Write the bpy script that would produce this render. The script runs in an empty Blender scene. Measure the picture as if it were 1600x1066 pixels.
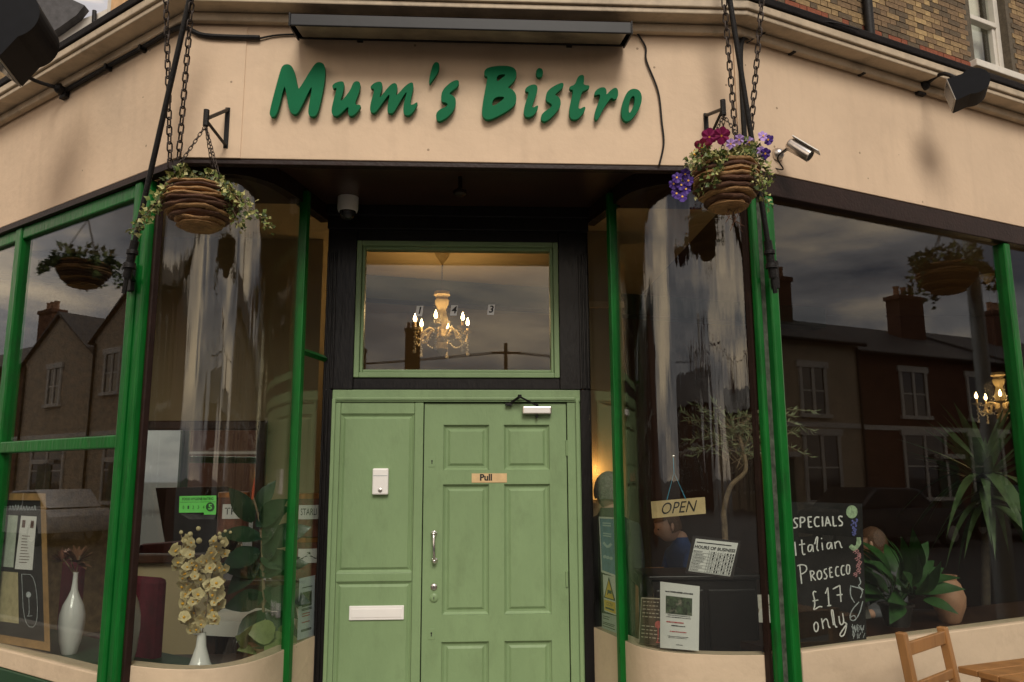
import bpy, math, random
import numpy as np
from mathutils import Vector, Matrix
random.seed(7)
RAD = math.radians
SC = bpy.context.scene
COL = SC.collection

# ------------------------------------------------------------------ camera, sky, sun, exposure
F_PX, PITCH, ROLL, YAW = 1250.0, RAD(9.67), RAD(0.25), RAD(3.0)
CAM = Vector((0, 0, 1.6))
_fw = Vector((math.sin(YAW)*math.cos(PITCH), math.cos(YAW)*math.cos(PITCH), math.sin(PITCH)))
_r0 = Vector((math.cos(YAW), -math.sin(YAW), 0)); _u0 = _r0.cross(_fw)
_rt = _r0*math.cos(ROLL) - _u0*math.sin(ROLL); _up = _u0*math.cos(ROLL) + _r0*math.sin(ROLL)
cd = bpy.data.cameras.new('camera'); cam = bpy.data.objects.new('camera', cd); COL.objects.link(cam)
cd.sensor_width = 36; cd.lens = F_PX/1600*36; cd.clip_start = 0.05; cd.clip_end = 2000
M = Matrix.Identity(4)
for i in range(3):
    M[i][0], M[i][1], M[i][2], M[i][3] = _rt[i], _up[i], -_fw[i], CAM[i]
cam.matrix_world = M
SC.camera = cam

SUN_EL, SUN_AZ = RAD(40), RAD(175)      # azimuth clockwise from +Y
w = bpy.data.worlds.new('World'); SC.world = w; w.use_nodes = True
nt = w.node_tree; nt.nodes.clear()
N = nt.nodes.new; LK = nt.links.new
wo = N('ShaderNodeOutputWorld'); bg = N('ShaderNodeBackground'); bg.inputs['Strength'].default_value = 0.084
sky = N('ShaderNodeTexSky'); sky.sky_type = 'NISHITA'; sky.sun_disc = False
sky.sun_elevation = SUN_EL; sky.sun_rotation = SUN_AZ; sky.air_density = 1.2; sky.dust_density = 2.0
tc = N('ShaderNodeTexCoord'); mp = N('ShaderNodeMapping'); mp.inputs['Scale'].default_value = (1.0, 1.0, 2.6)
LK(tc.outputs['Generated'], mp.inputs['Vector'])
n1 = N('ShaderNodeTexNoise'); n1.inputs['Scale'].default_value = 2.3; n1.inputs['Detail'].default_value = 7; n1.inputs['Roughness'].default_value = 0.55
n1.inputs['Distortion'].default_value = 0.4
LK(mp.outputs['Vector'], n1.inputs['Vector'])
rp = N('ShaderNodeValToRGB'); e = rp.color_ramp.elements
e[0].position = 0.36; e[0].color = (1.9, 2.1, 2.7, 1); e[1].position = 0.68; e[1].color = (34, 26, 17, 1)
m_ = rp.color_ramp.elements.new(0.5); m_.color = (8.5, 7.8, 7.6, 1)
LK(n1.outputs['Fac'], rp.inputs['Fac'])
mx = N('ShaderNodeMix'); mx.data_type = 'RGBA'; mx.inputs['Factor'].default_value = 0.84
LK(sky.outputs['Color'], mx.inputs[6]); LK(rp.outputs['Color'], mx.inputs[7])
LK(mx.outputs[2], bg.inputs['Color']); LK(bg.outputs['Background'], wo.inputs['Surface'])

sl = bpy.data.lights.new('sun', 'SUN'); sl.energy = 2.1; sl.angle = RAD(25); sl.color = (1.0, 0.93, 0.82)
sun = bpy.data.objects.new('sun', sl); COL.objects.link(sun)
sdir = Vector((math.sin(SUN_AZ)*math.cos(SUN_EL), math.cos(SUN_AZ)*math.cos(SUN_EL), math.sin(SUN_EL)))
sun.rotation_euler = sdir.to_track_quat('Z', 'Y').to_euler(); sun.location = (0, -10, 12)
vs = SC.view_settings; vs.view_transform = 'Standard'; vs.look = 'None'; vs.exposure = 0.0; vs.gamma = 1.0; vs.use_curve_mapping = False
SC.cycles.use_denoising = True
SC.cycles.max_bounces = 10; SC.cycles.transparent_max_bounces = 24; SC.cycles.glossy_bounces = 5
SC.cycles.caustics_reflective = False; SC.cycles.caustics_refractive = False
SC.cycles.sample_clamp_indirect = 6.0

# ------------------------------------------------------------------ pixel -> point helpers
def ray(u, v): return _rt*((u-800)/F_PX) + _up*((533-v)/F_PX) + _fw
def at_y(u, v, y): d = ray(u, v); return CAM + d*((y-CAM.y)/d.y)
def at_z(u, v, z): d = ray(u, v); return CAM + d*((z-CAM.z)/d.z)
def project(p):
    q = Vector(p)-CAM; k = q.dot(_fw)
    return 800+F_PX*q.dot(_rt)/k, 533-F_PX*q.dot(_up)/k, k
class Face:                                   # a vertical facade plane: c corner, d along, n outward
    def __init__(s, c, ang, sign):
        s.c = Vector((c[0], c[1], 0)); a = RAD(ang)
        s.d = Vector((sign*math.cos(a), math.sin(a), 0)); s.n = Vector((sign*math.sin(a), -math.cos(a), 0)); s.z = Vector((0, 0, 1))
    def P(s, a, o, z): return s.c + s.d*a + s.n*o + s.z*z
    def px(s, u, v, o=0.0):
        r = ray(u, v); p = CAM + r*(((s.c+s.n*o)-CAM).dot(s.n)/r.dot(s.n)); return p
    def sz(s, u, v, o=0.0):
        p = s.px(u, v, o); return (p-s.c).dot(s.d), p.z
LF = Face((-1.47, 3.908), 37.9, -1)
RF = Face((1.41, 3.91), 23.2, 1)
CF = Face((0, 3.91), 0, 1)                     # centre face: along +x, outward -y
DF = Face((0, 4.88), 0, 1)                     # door plane

# ------------------------------------------------------------------ materials
def nodes(name):
    m = bpy.data.materials.new(name); m.use_nodes = True
    return m, m.node_tree, m.node_tree.nodes['Principled BSDF']
MATS = {}
def mat(name, col, rough=0.5, metal=0.0, var=0.12, scale=6.0, bump=0.0, bscale=60.0, spec=0.5, emit=None, estr=0.0, stretch=(1, 1, 1), dirt=None, dirt_scale=3.0, dirt_amt=0.5, coat=0.0, rvar=0.0):
    if name in MATS: return MATS[name]
    m, t, b = nodes(name); n = t.nodes.new; l = t.links.new
    b.inputs['Roughness'].default_value = rough; b.inputs['Metallic'].default_value = metal
    b.inputs['Specular IOR Level'].default_value = spec; b.inputs['Coat Weight'].default_value = coat
    b.inputs['Base Color'].default_value = (*col, 1)
    c = n('ShaderNodeTexCoord'); mp = n('ShaderNodeMapping'); mp.inputs['Scale'].default_value = stretch
    l(c.outputs['Object'], mp.inputs['Vector'])
    if var > 0:
        tx = n('ShaderNodeTexNoise'); tx.inputs['Scale'].default_value = scale; tx.inputs['Detail'].default_value = 6; tx.inputs['Roughness'].default_value = 0.6
        l(mp.outputs['Vector'], tx.inputs['Vector'])
        r = n('ShaderNodeValToRGB'); r.color_ramp.elements[0].position = 0.3; r.color_ramp.elements[1].position = 0.7
        r.color_ramp.elements[0].color = (*[x*(1-var) for x in col], 1); r.color_ramp.elements[1].color = (*[min(1, x*(1+var)) for x in col], 1)
        l(tx.outputs['Fac'], r.inputs['Fac']); out = r.outputs['Color']
        if dirt:
            t2 = n('ShaderNodeTexNoise'); t2.inputs['Scale'].default_value = dirt_scale; t2.inputs['Detail'].default_value = 8; t2.inputs['Roughness'].default_value = 0.7
            l(mp.outputs['Vector'], t2.inputs['Vector'])
            r2 = n('ShaderNodeValToRGB'); r2.color_ramp.elements[0].position = 0.52; r2.color_ramp.elements[1].position = 0.75
            r2.color_ramp.elements[0].color = (0, 0, 0, 1); r2.color_ramp.elements[1].color = (dirt_amt,)*3+(1,)
            l(t2.outputs['Fac'], r2.inputs['Fac'])
            mm = n('ShaderNodeMix'); mm.data_type = 'RGBA'; l(r2.outputs['Color'], mm.inputs['Factor']); l(out, mm.inputs[6]); mm.inputs[7].default_value = (*dirt, 1)
            out = mm.outputs[2]
        l(out, b.inputs['Base Color'])
        if rvar:
            mr = n('ShaderNodeMapRange'); mr.inputs['To Min'].default_value = max(0, rough-rvar); mr.inputs['To Max'].default_value = min(1, rough+rvar)
            l(tx.outputs['Fac'], mr.inputs['Value']); l(mr.outputs['Result'], b.inputs['Roughness'])
    if bump > 0:
        tb = n('ShaderNodeTexNoise'); tb.inputs['Scale'].default_value = bscale; tb.inputs['Detail'].default_value = 4
        l(mp.outputs['Vector'], tb.inputs['Vector'])
        bp = n('ShaderNodeBump'); bp.inputs['Strength'].default_value = bump; bp.inputs['Distance'].default_value = 0.01
        l(tb.outputs['Fac'], bp.inputs['Height']); l(bp.outputs['Normal'], b.inputs['Normal'])
    if emit:
        b.inputs['Emission Color'].default_value = (*emit, 1); b.inputs['Emission Strength'].default_value = estr
    MATS[name] = m; return m

def glass(name, tint=(0.90, 0.92, 0.90), wave=0.0, f0=0.043):
    m = bpy.data.materials.new(name); m.use_nodes = True; t = m.node_tree; t.nodes.clear(); n = t.nodes.new; l = t.links.new
    o = n('ShaderNodeOutputMaterial'); mixs = n('ShaderNodeMixShader'); tr = n('ShaderNodeBsdfTransparent'); gl = n('ShaderNodeBsdfGlossy')
    tr.inputs['Color'].default_value = (*tint, 1); gl.inputs['Roughness'].default_value = 0.0; gl.inputs['Color'].default_value = (1, 1, 1, 1)
    lw = n('ShaderNodeLayerWeight'); lw.inputs['Blend'].default_value = 0.5
    pw = n('ShaderNodeMath'); pw.operation = 'POWER'; pw.inputs[1].default_value = 5.0; l(lw.outputs['Facing'], pw.inputs[0])
    mr = n('ShaderNodeMapRange'); mr.inputs['To Min'].default_value = f0; mr.inputs['To Max'].default_value = 1.0
    l(pw.outputs['Value'], mr.inputs['Value']); l(mr.outputs['Result'], mixs.inputs['Fac'])
    l(tr.outputs['BSDF'], mixs.inputs[1]); l(gl.outputs['BSDF'], mixs.inputs[2]); l(mixs.outputs['Shader'], o.inputs['Surface'])
    if wave > 0:
        c = n('ShaderNodeTexCoord'); mp = n('ShaderNodeMapping'); mp.inputs['Scale'].default_value = (1, 1, 0.05)
        tx = n('ShaderNodeTexNoise'); tx.inputs['Scale'].default_value = 13; tx.inputs['Detail'].default_value = 2.5
        bp = n('ShaderNodeBump'); bp.inputs['Strength'].default_value = wave; bp.inputs['Distance'].default_value = 0.012
        l(c.outputs['Object'], mp.inputs['Vector']); l(mp.outputs['Vector'], tx.inputs['Vector']); l(tx.outputs['Fac'], bp.inputs['Height'])
        l(bp.outputs['Normal'], gl.inputs['Normal'])
    return m

BEIGE = mat('cream_masonry_paint', (0.70, 0.53, 0.375), 0.7, spec=0.25, var=0.07, scale=1.6, bump=0.25, bscale=22, dirt=(0.36, 0.25, 0.18), dirt_scale=1.1, dirt_amt=0.22)
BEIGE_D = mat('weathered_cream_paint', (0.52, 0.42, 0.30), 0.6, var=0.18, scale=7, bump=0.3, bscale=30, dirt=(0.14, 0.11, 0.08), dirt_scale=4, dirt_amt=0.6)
LEAD = mat('dark_lead', (0.010, 0.008, 0.008), 0.7, spec=0.15, var=0.4, scale=8, bump=0.3)
SIGNGREEN = mat('sign_green_paint', (0.0, 0.135, 0.052), 0.6, spec=0.15, var=0.06, scale=9, bump=0.05)
POSTGREEN = mat('gloss_green_paint', (0.004, 0.115, 0.016), 0.32, spec=0.3, var=0.2, scale=12, bump=0.3, bscale=40, stretch=(1, 1, 0.25), dirt=(.012, .03, .012), dirt_scale=16, dirt_amt=.6, rvar=.12)
DKGREEN = mat('dark_green_paint', (0.01, 0.05, 0.02), 0.4, var=0.2)
SAGE = mat('sage_green_paint', (0.222, 0.325, 0.16), 0.42, spec=0.35, var=0.07, scale=5, bump=0.16, bscale=60, stretch=(1, 1, .45), dirt=(0.13, 0.18, 0.085), dirt_scale=9, dirt_amt=0.35, rvar=.12)
BLACKP = mat('gloss_black_paint', (0.007, 0.006, 0.006), 0.3, spec=0.3, var=0.3, scale=14, bump=0.25, bscale=45, stretch=(1, 1, 0.3))
MAROON = mat('dark_brown_paint', (0.02, 0.009, 0.007), 0.45, spec=0.25, var=0.25, scale=10, bump=0.2)
SOFFIT = mat('soffit_brown_paint', (0.05, 0.024, 0.016), 0.28, var=0.2, scale=3, bump=0.1)
IRON = mat('black_iron', (0.009, 0.008, 0.008), 0.5, spec=0.25, var=0.4, scale=30, bump=0.3, bscale=120)
CHAINM = mat('rusty_chain_iron', (0.05, 0.038, 0.032), 0.5, metal=0.6, var=0.5, scale=60)
STEEL = mat('brushed_steel', (0.62, 0.58, 0.55), 0.28, metal=1.0, var=0.1, scale=40)
CHROME = mat('chrome', (0.75, 0.72, 0.7), 0.12, metal=1.0, var=0.0)
WHITEPL = mat('white_plastic', (0.88, 0.85, 0.81), 0.35, var=0.03)
PAPER = mat('white_paper', (0.74, 0.74, 0.72), 0.7, var=0.03)
BLACKM = mat('black_ink', (0.01, 0.01, 0.01), 0.6, var=0.0)
REDINK = mat('red_ink', (0.45, 0.03, 0.03), 0.6, var=0.0)
BLUEINK = mat('blue_print', (0.09, 0.21, 0.36), 0.6, var=0.25, scale=20)
YELLOW = mat('yellow_print', (0.8, 0.5, 0.02), 0.5, var=0.05)
GREYP = mat('grey_print', (0.42, 0.45, 0.45), 0.6, var=0.1)
LIME = mat('lime_green_print', (0.13, 0.62, 0.1), 0.5, var=0.05)
TAN = mat('tan_label', (0.68, 0.47, 0.24), 0.45, var=0.1, scale=25)
SLATE = mat('chalkboard_black', (0.011, 0.010, 0.010), 0.55, var=0.5, scale=7, dirt=(0.05, 0.05, 0.05), dirt_scale=5, dirt_amt=0.4)
CHALK = mat('white_chalk', (0.8, 0.8, 0.78), 0.9, var=0.15, scale=70)
PINE = mat('pine_wood', (0.31, 0.15, 0.05), 0.42, var=0.25, scale=9, stretch=(1, 1, 0.15), bump=0.1)
OAKFR = mat('oak_frame', (0.33, 0.19, 0.07), 0.45, var=0.25, scale=14)
DARKWOOD = mat('dark_mahogany', (0.045, 0.018, 0.009), 0.35, var=0.4, scale=9)
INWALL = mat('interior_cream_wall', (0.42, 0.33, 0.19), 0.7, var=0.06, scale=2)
INDARK = mat('interior_dimmed_wall', (0.06, 0.03, 0.02), 0.6, var=0.3, scale=2)  # dark colour stands in for the dimness deep inside the room
INCEIL = mat('interior_ceiling', (0.62, 0.48, 0.28), 0.7, var=0.05)
INFLOOR = mat('interior_floor_boards', (0.09, 0.05, 0.03), 0.4, var=0.4, scale=5, stretch=(1, 8, 1))
BEAMM = mat('beam_dark_green', (0.02, 0.035, 0.025), 0.5, var=0.2)
BURG = mat('burgundy_velvet', (0.10, 0.006, 0.018), 0.8, var=0.3, scale=14)
CLOTH = mat('white_tablecloth', (0.72, 0.69, 0.62), 0.8, var=0.06)
PORC = mat('white_porcelain', (0.74, 0.73, 0.7), 0.15, var=0.03, coat=0.5)
TERRA = mat('terracotta', (0.42, 0.22, 0.13), 0.6, var=0.2, scale=10)
WICKER = mat('wicker_tan', (0.36, 0.20, 0.08), 0.75, var=0.55, scale=16, stretch=(1, 1, 9), bump=1.0, bscale=45, dirt=(.09, .04, .02), dirt_scale=9, dirt_amt=.85)
WICKERD = mat('wicker_brown', (0.105, 0.045, 0.023), 0.75, var=0.6, scale=16, stretch=(1, 1, 9), bump=1.0, bscale=45, dirt=(.28, .15, .06), dirt_scale=9, dirt_amt=.6)
SOIL = mat('dark_soil', (0.03, 0.02, 0.014), 0.95, var=0.4, scale=40)
def leafmat(name, c, rough=0.45): return mat(name, c, rough, var=0.35, scale=11, spec=0.4)
IVY = leafmat('ivy_leaf', (0.15, 0.2, 0.05)); IVYP = leafmat('pale_ivy_leaf', (0.44, 0.42, 0.17)); IVYD = leafmat('dark_ivy_leaf', (0.05, 0.075, 0.025))
RUBBER = leafmat('rubber_plant_leaf', (0.014, 0.036, 0.016), 0.28); LILY = leafmat('peace_lily_leaf', (0.028, 0.08, 0.02), 0.4)
YUCCA = leafmat('yucca_leaf', (0.07, 0.115, 0.045), 0.45); OLIVE = leafmat('olive_leaf', (0.17, 0.19, 0.10), 0.5)
BARK = mat('bark', (0.20, 0.14, 0.085), 0.85, var=0.4, scale=20, bump=0.6)
ORCHID = mat('cream_orchid', (0.6, 0.5, 0.27), 0.6, var=0.12, scale=30)
PANSYM = mat('magenta_petal', (0.24, 0.005, 0.085), 0.6, var=0.3, scale=40); PANSYR = mat('crimson_petal', (0.17, 0.003, 0.03), 0.6, var=0.3, scale=40)
PANSYL = mat('lilac_petal', (0.46, 0.30, 0.68), 0.6, var=0.15, scale=40); PANSYV = mat('violet_petal', (0.05, 0.012, 0.2), 0.6, var=0.3, scale=40)
PANSYY = mat('yellow_petal', (0.8, 0.42, 0.02), 0.6, var=0.1)
BULB = mat('lit_bulb', (1, 0.8, 0.5), 0.4, var=0, emit=(1.0, 0.68, 0.3), estr=22)
IVORY = mat('ivory_glass', (0.66, 0.52, 0.30), 0.22, var=0.1, scale=30)
CRYSTAL = mat('crystal_bead', (0.75, 0.68, 0.55), 0.06, var=0.0, spec=1.0)
GLASS = glass('window_glass'); GLASSW = glass('old_curved_glass', wave=0.45, f0=0.05); MIRROR = mat('mirror_silver', (0.8, 0.8, 0.78), 0.02, metal=1.0, var=0)
SKIN = mat('skin', (0.46, 0.26, 0.18), 0.55, var=0.08)
HAIRG = mat('grey_hair', (0.2, 0.18, 0.16), 0.7, var=0.4, scale=60, bump=0.6, bscale=160); HAIRB = mat('brown_hair', (0.10, 0.045, 0.02), 0.6, var=0.4, scale=60, bump=0.6, bscale=160)
NAVY = mat('navy_cloth', (0.022, 0.05, 0.16), 0.85, var=0.2); BLACKC = mat('charcoal_cloth', (0.02, 0.021, 0.02), 0.85, var=0.2); TEAL = mat('teal_cloth', (0.13, 0.36, 0.31), 0.85, var=0.1); GREYC = mat('grey_cloth', (0.1, 0.1, 0.11), 0.85, var=0.2)
MORTAR = mat('mortar', (0.10, 0.08, 0.055), 0.9, var=0.3, scale=20, bump=0.5)
BRICKS = [mat('yellow_stock_brick', (0.27, 0.18, 0.085), 0.85, var=0.35, scale=14, bump=0.7, bscale=50), mat('brown_stock_brick', (0.18, 0.115, 0.06), 0.85, var=0.35, scale=14, bump=0.7, bscale=50),
          mat('sooty_stock_brick', (0.105, 0.075, 0.045), 0.9, var=0.35, scale=14, bump=0.7, bscale=50), mat('pale_stock_brick', (0.38, 0.26, 0.12), 0.85, var=0.3, scale=14, bump=0.7, bscale=50)]
REDBRICK = mat('red_brick', (0.23, 0.065, 0.03), 0.85, var=0.35, scale=14, bump=0.6, bscale=50)
TRIMW = mat('white_render', (0.6, 0.55, 0.48), 0.7, var=0.1)
SASHW = mat('white_sash_paint', (0.66, 0.62, 0.55), 0.45, var=0.12, scale=12, dirt=(0.3, 0.26, 0.2), dirt_scale=6, dirt_amt=0.4)

# fine specks and hairline stains in the cream paint
_t = BEIGE.node_tree; _b = _t.nodes['Principled BSDF']; _src = _b.inputs['Base Color'].links[0].from_socket
_c = _t.nodes.new('ShaderNodeTexCoord'); _v = _t.nodes.new('ShaderNodeTexVoronoi'); _v.inputs['Scale'].default_value = 6.5; _t.links.new(_c.outputs['Object'], _v.inputs['Vector'])
_m = _t.nodes.new('ShaderNodeMath'); _m.operation = 'LESS_THAN'; _m.inputs[1].default_value = 0.045; _t.links.new(_v.outputs['Distance'], _m.inputs[0])
_n = _t.nodes.new('ShaderNodeTexNoise'); _n.inputs['Scale'].default_value = 5; _n.inputs['Detail'].default_value = 6; _mp = _t.nodes.new('ShaderNodeMapping'); _mp.inputs['Scale'].default_value = (3, 3, .35); _t.links.new(_c.outputs['Object'], _mp.inputs['Vector']); _t.links.new(_mp.outputs['Vector'], _n.inputs['Vector'])
_r = _t.nodes.new('ShaderNodeValToRGB'); _r.color_ramp.elements[0].position = .5; _r.color_ramp.elements[0].color = (0, 0, 0, 1); _r.color_ramp.elements[1].position = .78; _r.color_ramp.elements[1].color = (.10,)*3+(1,); _t.links.new(_n.outputs['Fac'], _r.inputs['Fac'])
_mm = _t.nodes.new('ShaderNodeMath'); _mm.operation = 'MULTIPLY_ADD'; _mm.inputs[1].default_value = .75; _mm.use_clamp = True; _t.links.new(_m.outputs['Value'], _mm.inputs[0]); _t.links.new(_r.outputs['Color'], _mm.inputs[2])
_x = _t.nodes.new('ShaderNodeMix'); _x.data_type = 'RGBA'; _x.inputs[7].default_value = (.25, .17, .11, 1); _t.links.new(_mm.outputs['Value'], _x.inputs['Factor']); _t.links.new(_src, _x.inputs[6]); _t.links.new(_x.outputs[2], _b.inputs['Base Color'])

# ------------------------------------------------------------------ mesh builder
WL = {}                                        # world base of every root / part
def base_of(o): return WL.get(o.name, Vector((0, 0, 0))) if o else Vector((0, 0, 0))
class MB:
    def __init__(s): s.v = []; s.f = []; s.mi = []; s.cur = 0
    def add(s, vs, fs):
        k = len(s.v); s.v += [Vector(p) for p in vs]; s.f += [tuple(i+k for i in f) for f in fs]; s.mi += [s.cur]*len(fs); return s
    def obox(s, o, ax, ay, az):                # corner o and three edge vectors
        o, ax, ay, az = map(Vector, (o, ax, ay, az))
        vs = [o, o+ax, o+ax+ay, o+ay, o+az, o+ax+az, o+ax+ay+az, o+ay+az]
        fs = [(0, 3, 2, 1), (4, 5, 6, 7), (0, 1, 5, 4), (1, 2, 6, 5), (2, 3, 7, 6), (3, 0, 4, 7)]
        if ax.cross(ay).dot(az) < 0: fs = [tuple(reversed(f)) for f in fs]
        return s.add(vs, fs)
    def box(s, x0, x1, y0, y1, z0, z1): return s.obox((x0, y0, z0), (x1-x0, 0, 0), (0, y1-y0, 0), (0, 0, z1-z0))
    def fbox(s, F, a0, a1, o0, o1, z0, z1): return s.obox(F.P(a0, o0, z0), F.d*(a1-a0), F.n*(o1-o0), (0, 0, z1-z0))
    def tube(s, pts, r, n=8, caps=True):
        pts = [Vector(p) for p in pts]; rs = r if isinstance(r, (list, tuple)) else [r]*len(pts)
        t0 = (pts[1]-pts[0]).normalized(); ref = Vector((0, 0, 1)) if abs(t0.z) < 0.9 else Vector((1, 0, 0))
        a = t0.cross(ref).normalized(); vs = []; k = len(pts)
        for i, p in enumerate(pts):
            t = ((pts[min(i+1, k-1)]-pts[max(i-1, 0)])).normalized()
            a = (a - t*a.dot(t)).normalized(); b = t.cross(a)
            vs += [p+(a*math.cos(2*math.pi*j/n)+b*math.sin(2*math.pi*j/n))*rs[i] for j in range(n)]
        fs = [(i*n+j, i*n+(j+1) % n, (i+1)*n+(j+1) % n, (i+1)*n+j) for i in range(k-1) for j in range(n)]
        if caps: fs += [tuple(range(n-1, -1, -1)), tuple((k-1)*n+j for j in range(n))]
        return s.add(vs, fs)
    def lathe(s, c, prof, n=20, axis=None, jitter=0.0):
        c = Vector(c); ax = Vector(axis).normalized() if axis else Vector((0, 0, 1))
        ref = Vector((1, 0, 0)) if abs(ax.x) < 0.9 else Vector((0, 1, 0)); a = ax.cross(ref).normalized(); b = ax.cross(a); vs = []
        for r, h in prof:
            for j in range(n):
                rr = r*(1+random.uniform(-jitter, jitter)); vs.append(c+ax*h+(a*math.cos(2*math.pi*j/n)+b*math.sin(2*math.pi*j/n))*rr)
        k = len(prof)
        fs = [(i*n+j, i*n+(j+1) % n, (i+1)*n+(j+1) % n, (i+1)*n+j) for i in range(k-1) for j in range(n)]
        fs += [tuple(range(n-1, -1, -1)), tuple((k-1)*n+j for j in range(n))]
        return s.add(vs, fs)
    def prism(s, poly, o, ax, ay, an, depth, holes=()):    # polygon in plane, extruded along an
        from mathutils.geometry import tessellate_polygon
        o, ax, ay, an = map(Vector, (o, ax, ay, an)); loops = [list(poly)]+[list(h) for h in holes]
        flat = [p for lp in loops for p in lp]
        tris = tessellate_polygon([[Vector((p[0], p[1], 0)) for p in lp] for lp in loops])
        k = len(flat); vs = [o+ax*p[0]+ay*p[1] for p in flat]; vs += [p+an*depth for p in vs]
        fs = []
        for t in tris:
            A, B, C = (Vector((*flat[i], 0)) for i in t); t = t if (B-A).cross(C-A).z > 0 else t[::-1]
            fs += [tuple(i+k for i in t), tuple(reversed(t))]
        st = 0
        for lp in loops:
            n = len(lp); area = sum(lp[i][0]*lp[(i+1) % n][1]-lp[(i+1) % n][0]*lp[i][1] for i in range(n))
            for i in range(n):
                q = (st+i, st+(i+1) % n, st+(i+1) % n+k, st+i+k); fs.append(q if (area > 0) == (lp is loops[0]) else q[::-1])
            st += n
        if ax.cross(ay).dot(an) < 0: fs = [tuple(reversed(f)) for f in fs]
        return s.add(vs, fs)
    def sphere(s, c, r, n=10, m=6, sc=(1, 1, 1)):
        c = Vector(c); vs = [c+Vector((0, 0, r*sc[2]))]
        for i in range(1, m):
            th = math.pi*i/m
            vs += [c+Vector((r*sc[0]*math.sin(th)*math.cos(2*math.pi*j/n), r*sc[1]*math.sin(th)*math.sin(2*math.pi*j/n), r*sc[2]*math.cos(th))) for j in range(n)]
        vs.append(c-Vector((0, 0, r*sc[2]))); fs = [(0, 1+j, 1+(j+1) % n) for j in range(n)]
        for i in range(m-2): fs += [(1+i*n+j, 1+(i+1)*n+j, 1+(i+1)*n+(j+1) % n, 1+i*n+(j+1) % n) for j in range(n)]
        e = len(vs)-1; fs += [(e, 1+(m-2)*n+(j+1) % n, 1+(m-2)*n+j) for j in range(n)]
        return s.add(vs, fs)
    def ribbon(s, plan, z0, z1, thick):        # vertical strip following a plan polyline, with thickness to the left of travel
        n = len(plan); P = [Vector((p[0], p[1], 0)) for p in plan]; off = []
        for i in range(n):
            t = (P[min(i+1, n-1)]-P[max(i-1, 0)]).normalized(); off.append(P[i]+Vector((-t.y, t.x, 0))*thick)
        vs = [p+Vector((0, 0, z0)) for p in P]+[p+Vector((0, 0, z1)) for p in P]+[p+Vector((0, 0, z0)) for p in off]+[p+Vector((0, 0, z1)) for p in off]
        fs = []
        for i in range(n-1):
            fs += [(i, i+1, n+i+1, n+i), (2*n+i+1, 2*n+i, 3*n+i, 3*n+i+1), (n+i, n+i+1, 3*n+i+1, 3*n+i), (i+1, i, 2*n+i, 2*n+i+1)]
        fs += [(0, n, 3*n, 2*n), (n-1, 3*n-1, 4*n-1, 2*n-1)]
        if thick < 0: fs = [tuple(reversed(f)) for f in fs]
        return s.add(vs, fs)
    def build(s, name, m, parent=None, bevel=0.0, smooth=False, base=None, angle=40):
        b0 = base_of(parent)
        if parent is None: b0 = Vector(base) if base is not None else Vector((sum(p.x for p in s.v)/len(s.v), sum(p.y for p in s.v)/len(s.v), min(p.z for p in s.v)))
        me = bpy.data.meshes.new(name); me.from_pydata([tuple(p-b0) for p in s.v], [], s.f); me.validate()
        o = bpy.data.objects.new(name, me); COL.objects.link(o)
        ms = m if isinstance(m, (list, tuple)) else [m]
        for q in ms: me.materials.append(q)
        if len(ms) > 1:
            for p, i in zip(me.polygons, s.mi): p.material_index = min(i, len(ms)-1)
        if parent: o.parent = parent
        else: o.location = b0
        WL[o.name] = b0
        if smooth:
            me.shade_smooth(); me.set_sharp_from_angle(angle=RAD(angle))
        if bevel:
            bm_ = o.modifiers.new('bevel', 'BEVEL'); bm_.width = bevel; bm_.segments = 2; bm_.limit_method = 'ANGLE'; bm_.angle_limit = RAD(50)
        return o
def tag(o, label, cat=None, group=None, kind=None):
    if label: o['label'] = label
    if cat: o['category'] = cat
    if group: o['group'] = group
    if kind: o['kind'] = kind
    return o
def thing(name, label, cat, loc, group=None):
    o = bpy.data.objects.new(name, None); COL.objects.link(o); o.location = loc; o.empty_display_size = 0.1
    WL[o.name] = Vector(loc); return tag(o, label, cat, group)
def inst(name, mesh, parent, mw):              # child sharing mesh data, world matrix mw (parents carry translation only)
    o = bpy.data.objects.new(name, mesh); COL.objects.link(o); o.parent = parent
    o.matrix_local = Matrix.Translation(-base_of(parent)) @ mw; return o
def frame_mat(o, ax, ay, az):
    m = Matrix.Identity(4)
    for i in range(3): m[i][0], m[i][1], m[i][2], m[i][3] = ax[i], ay[i], az[i], o[i]
    return m
def text_geo(body, size=1.0, shear=0.0, bold=0.0, align='CENTER', spacing=1.0):
    cu = bpy.data.curves.new('t', 'FONT'); cu.body = body; cu.size = size; cu.shear = shear; cu.offset = bold; cu.align_x = align; cu.align_y = 'CENTER'
    cu.extrude = 0.0; cu.space_character = spacing; cu.resolution_u = 3
    o = bpy.data.objects.new('t', cu); COL.objects.link(o)
    me = bpy.data.meshes.new_from_object(o.evaluated_get(bpy.context.evaluated_depsgraph_get()))
    vs = [(v.co.x, v.co.y) for v in me.vertices]; fs = [tuple(p.vertices) for p in me.polygons]
    bpy.data.objects.remove(o); bpy.data.curves.remove(cu); bpy.data.meshes.remove(me)
    return vs, fs
def put_text(mb, body, o, ax, ay, an, size, thick=0.0012, **k):
    vs, fs = text_geo(body, size, **k); o, ax, ay, an = map(Vector, (o, ax, ay, an)); n = len(vs)
    W = [o+ax*x+ay*y+an*thick for x, y in vs]+[o+ax*x+ay*y for x, y in vs]
    F = list(fs)
    cnt = {}
    for f in fs:
        for i in range(len(f)): cnt[(f[i], f[(i+1) % len(f)])] = 1
    for (a, b) in list(cnt):
        if (b, a) not in cnt: F.append((b, a, a+n, b+n))
    return mb.add(W, F)
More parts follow.
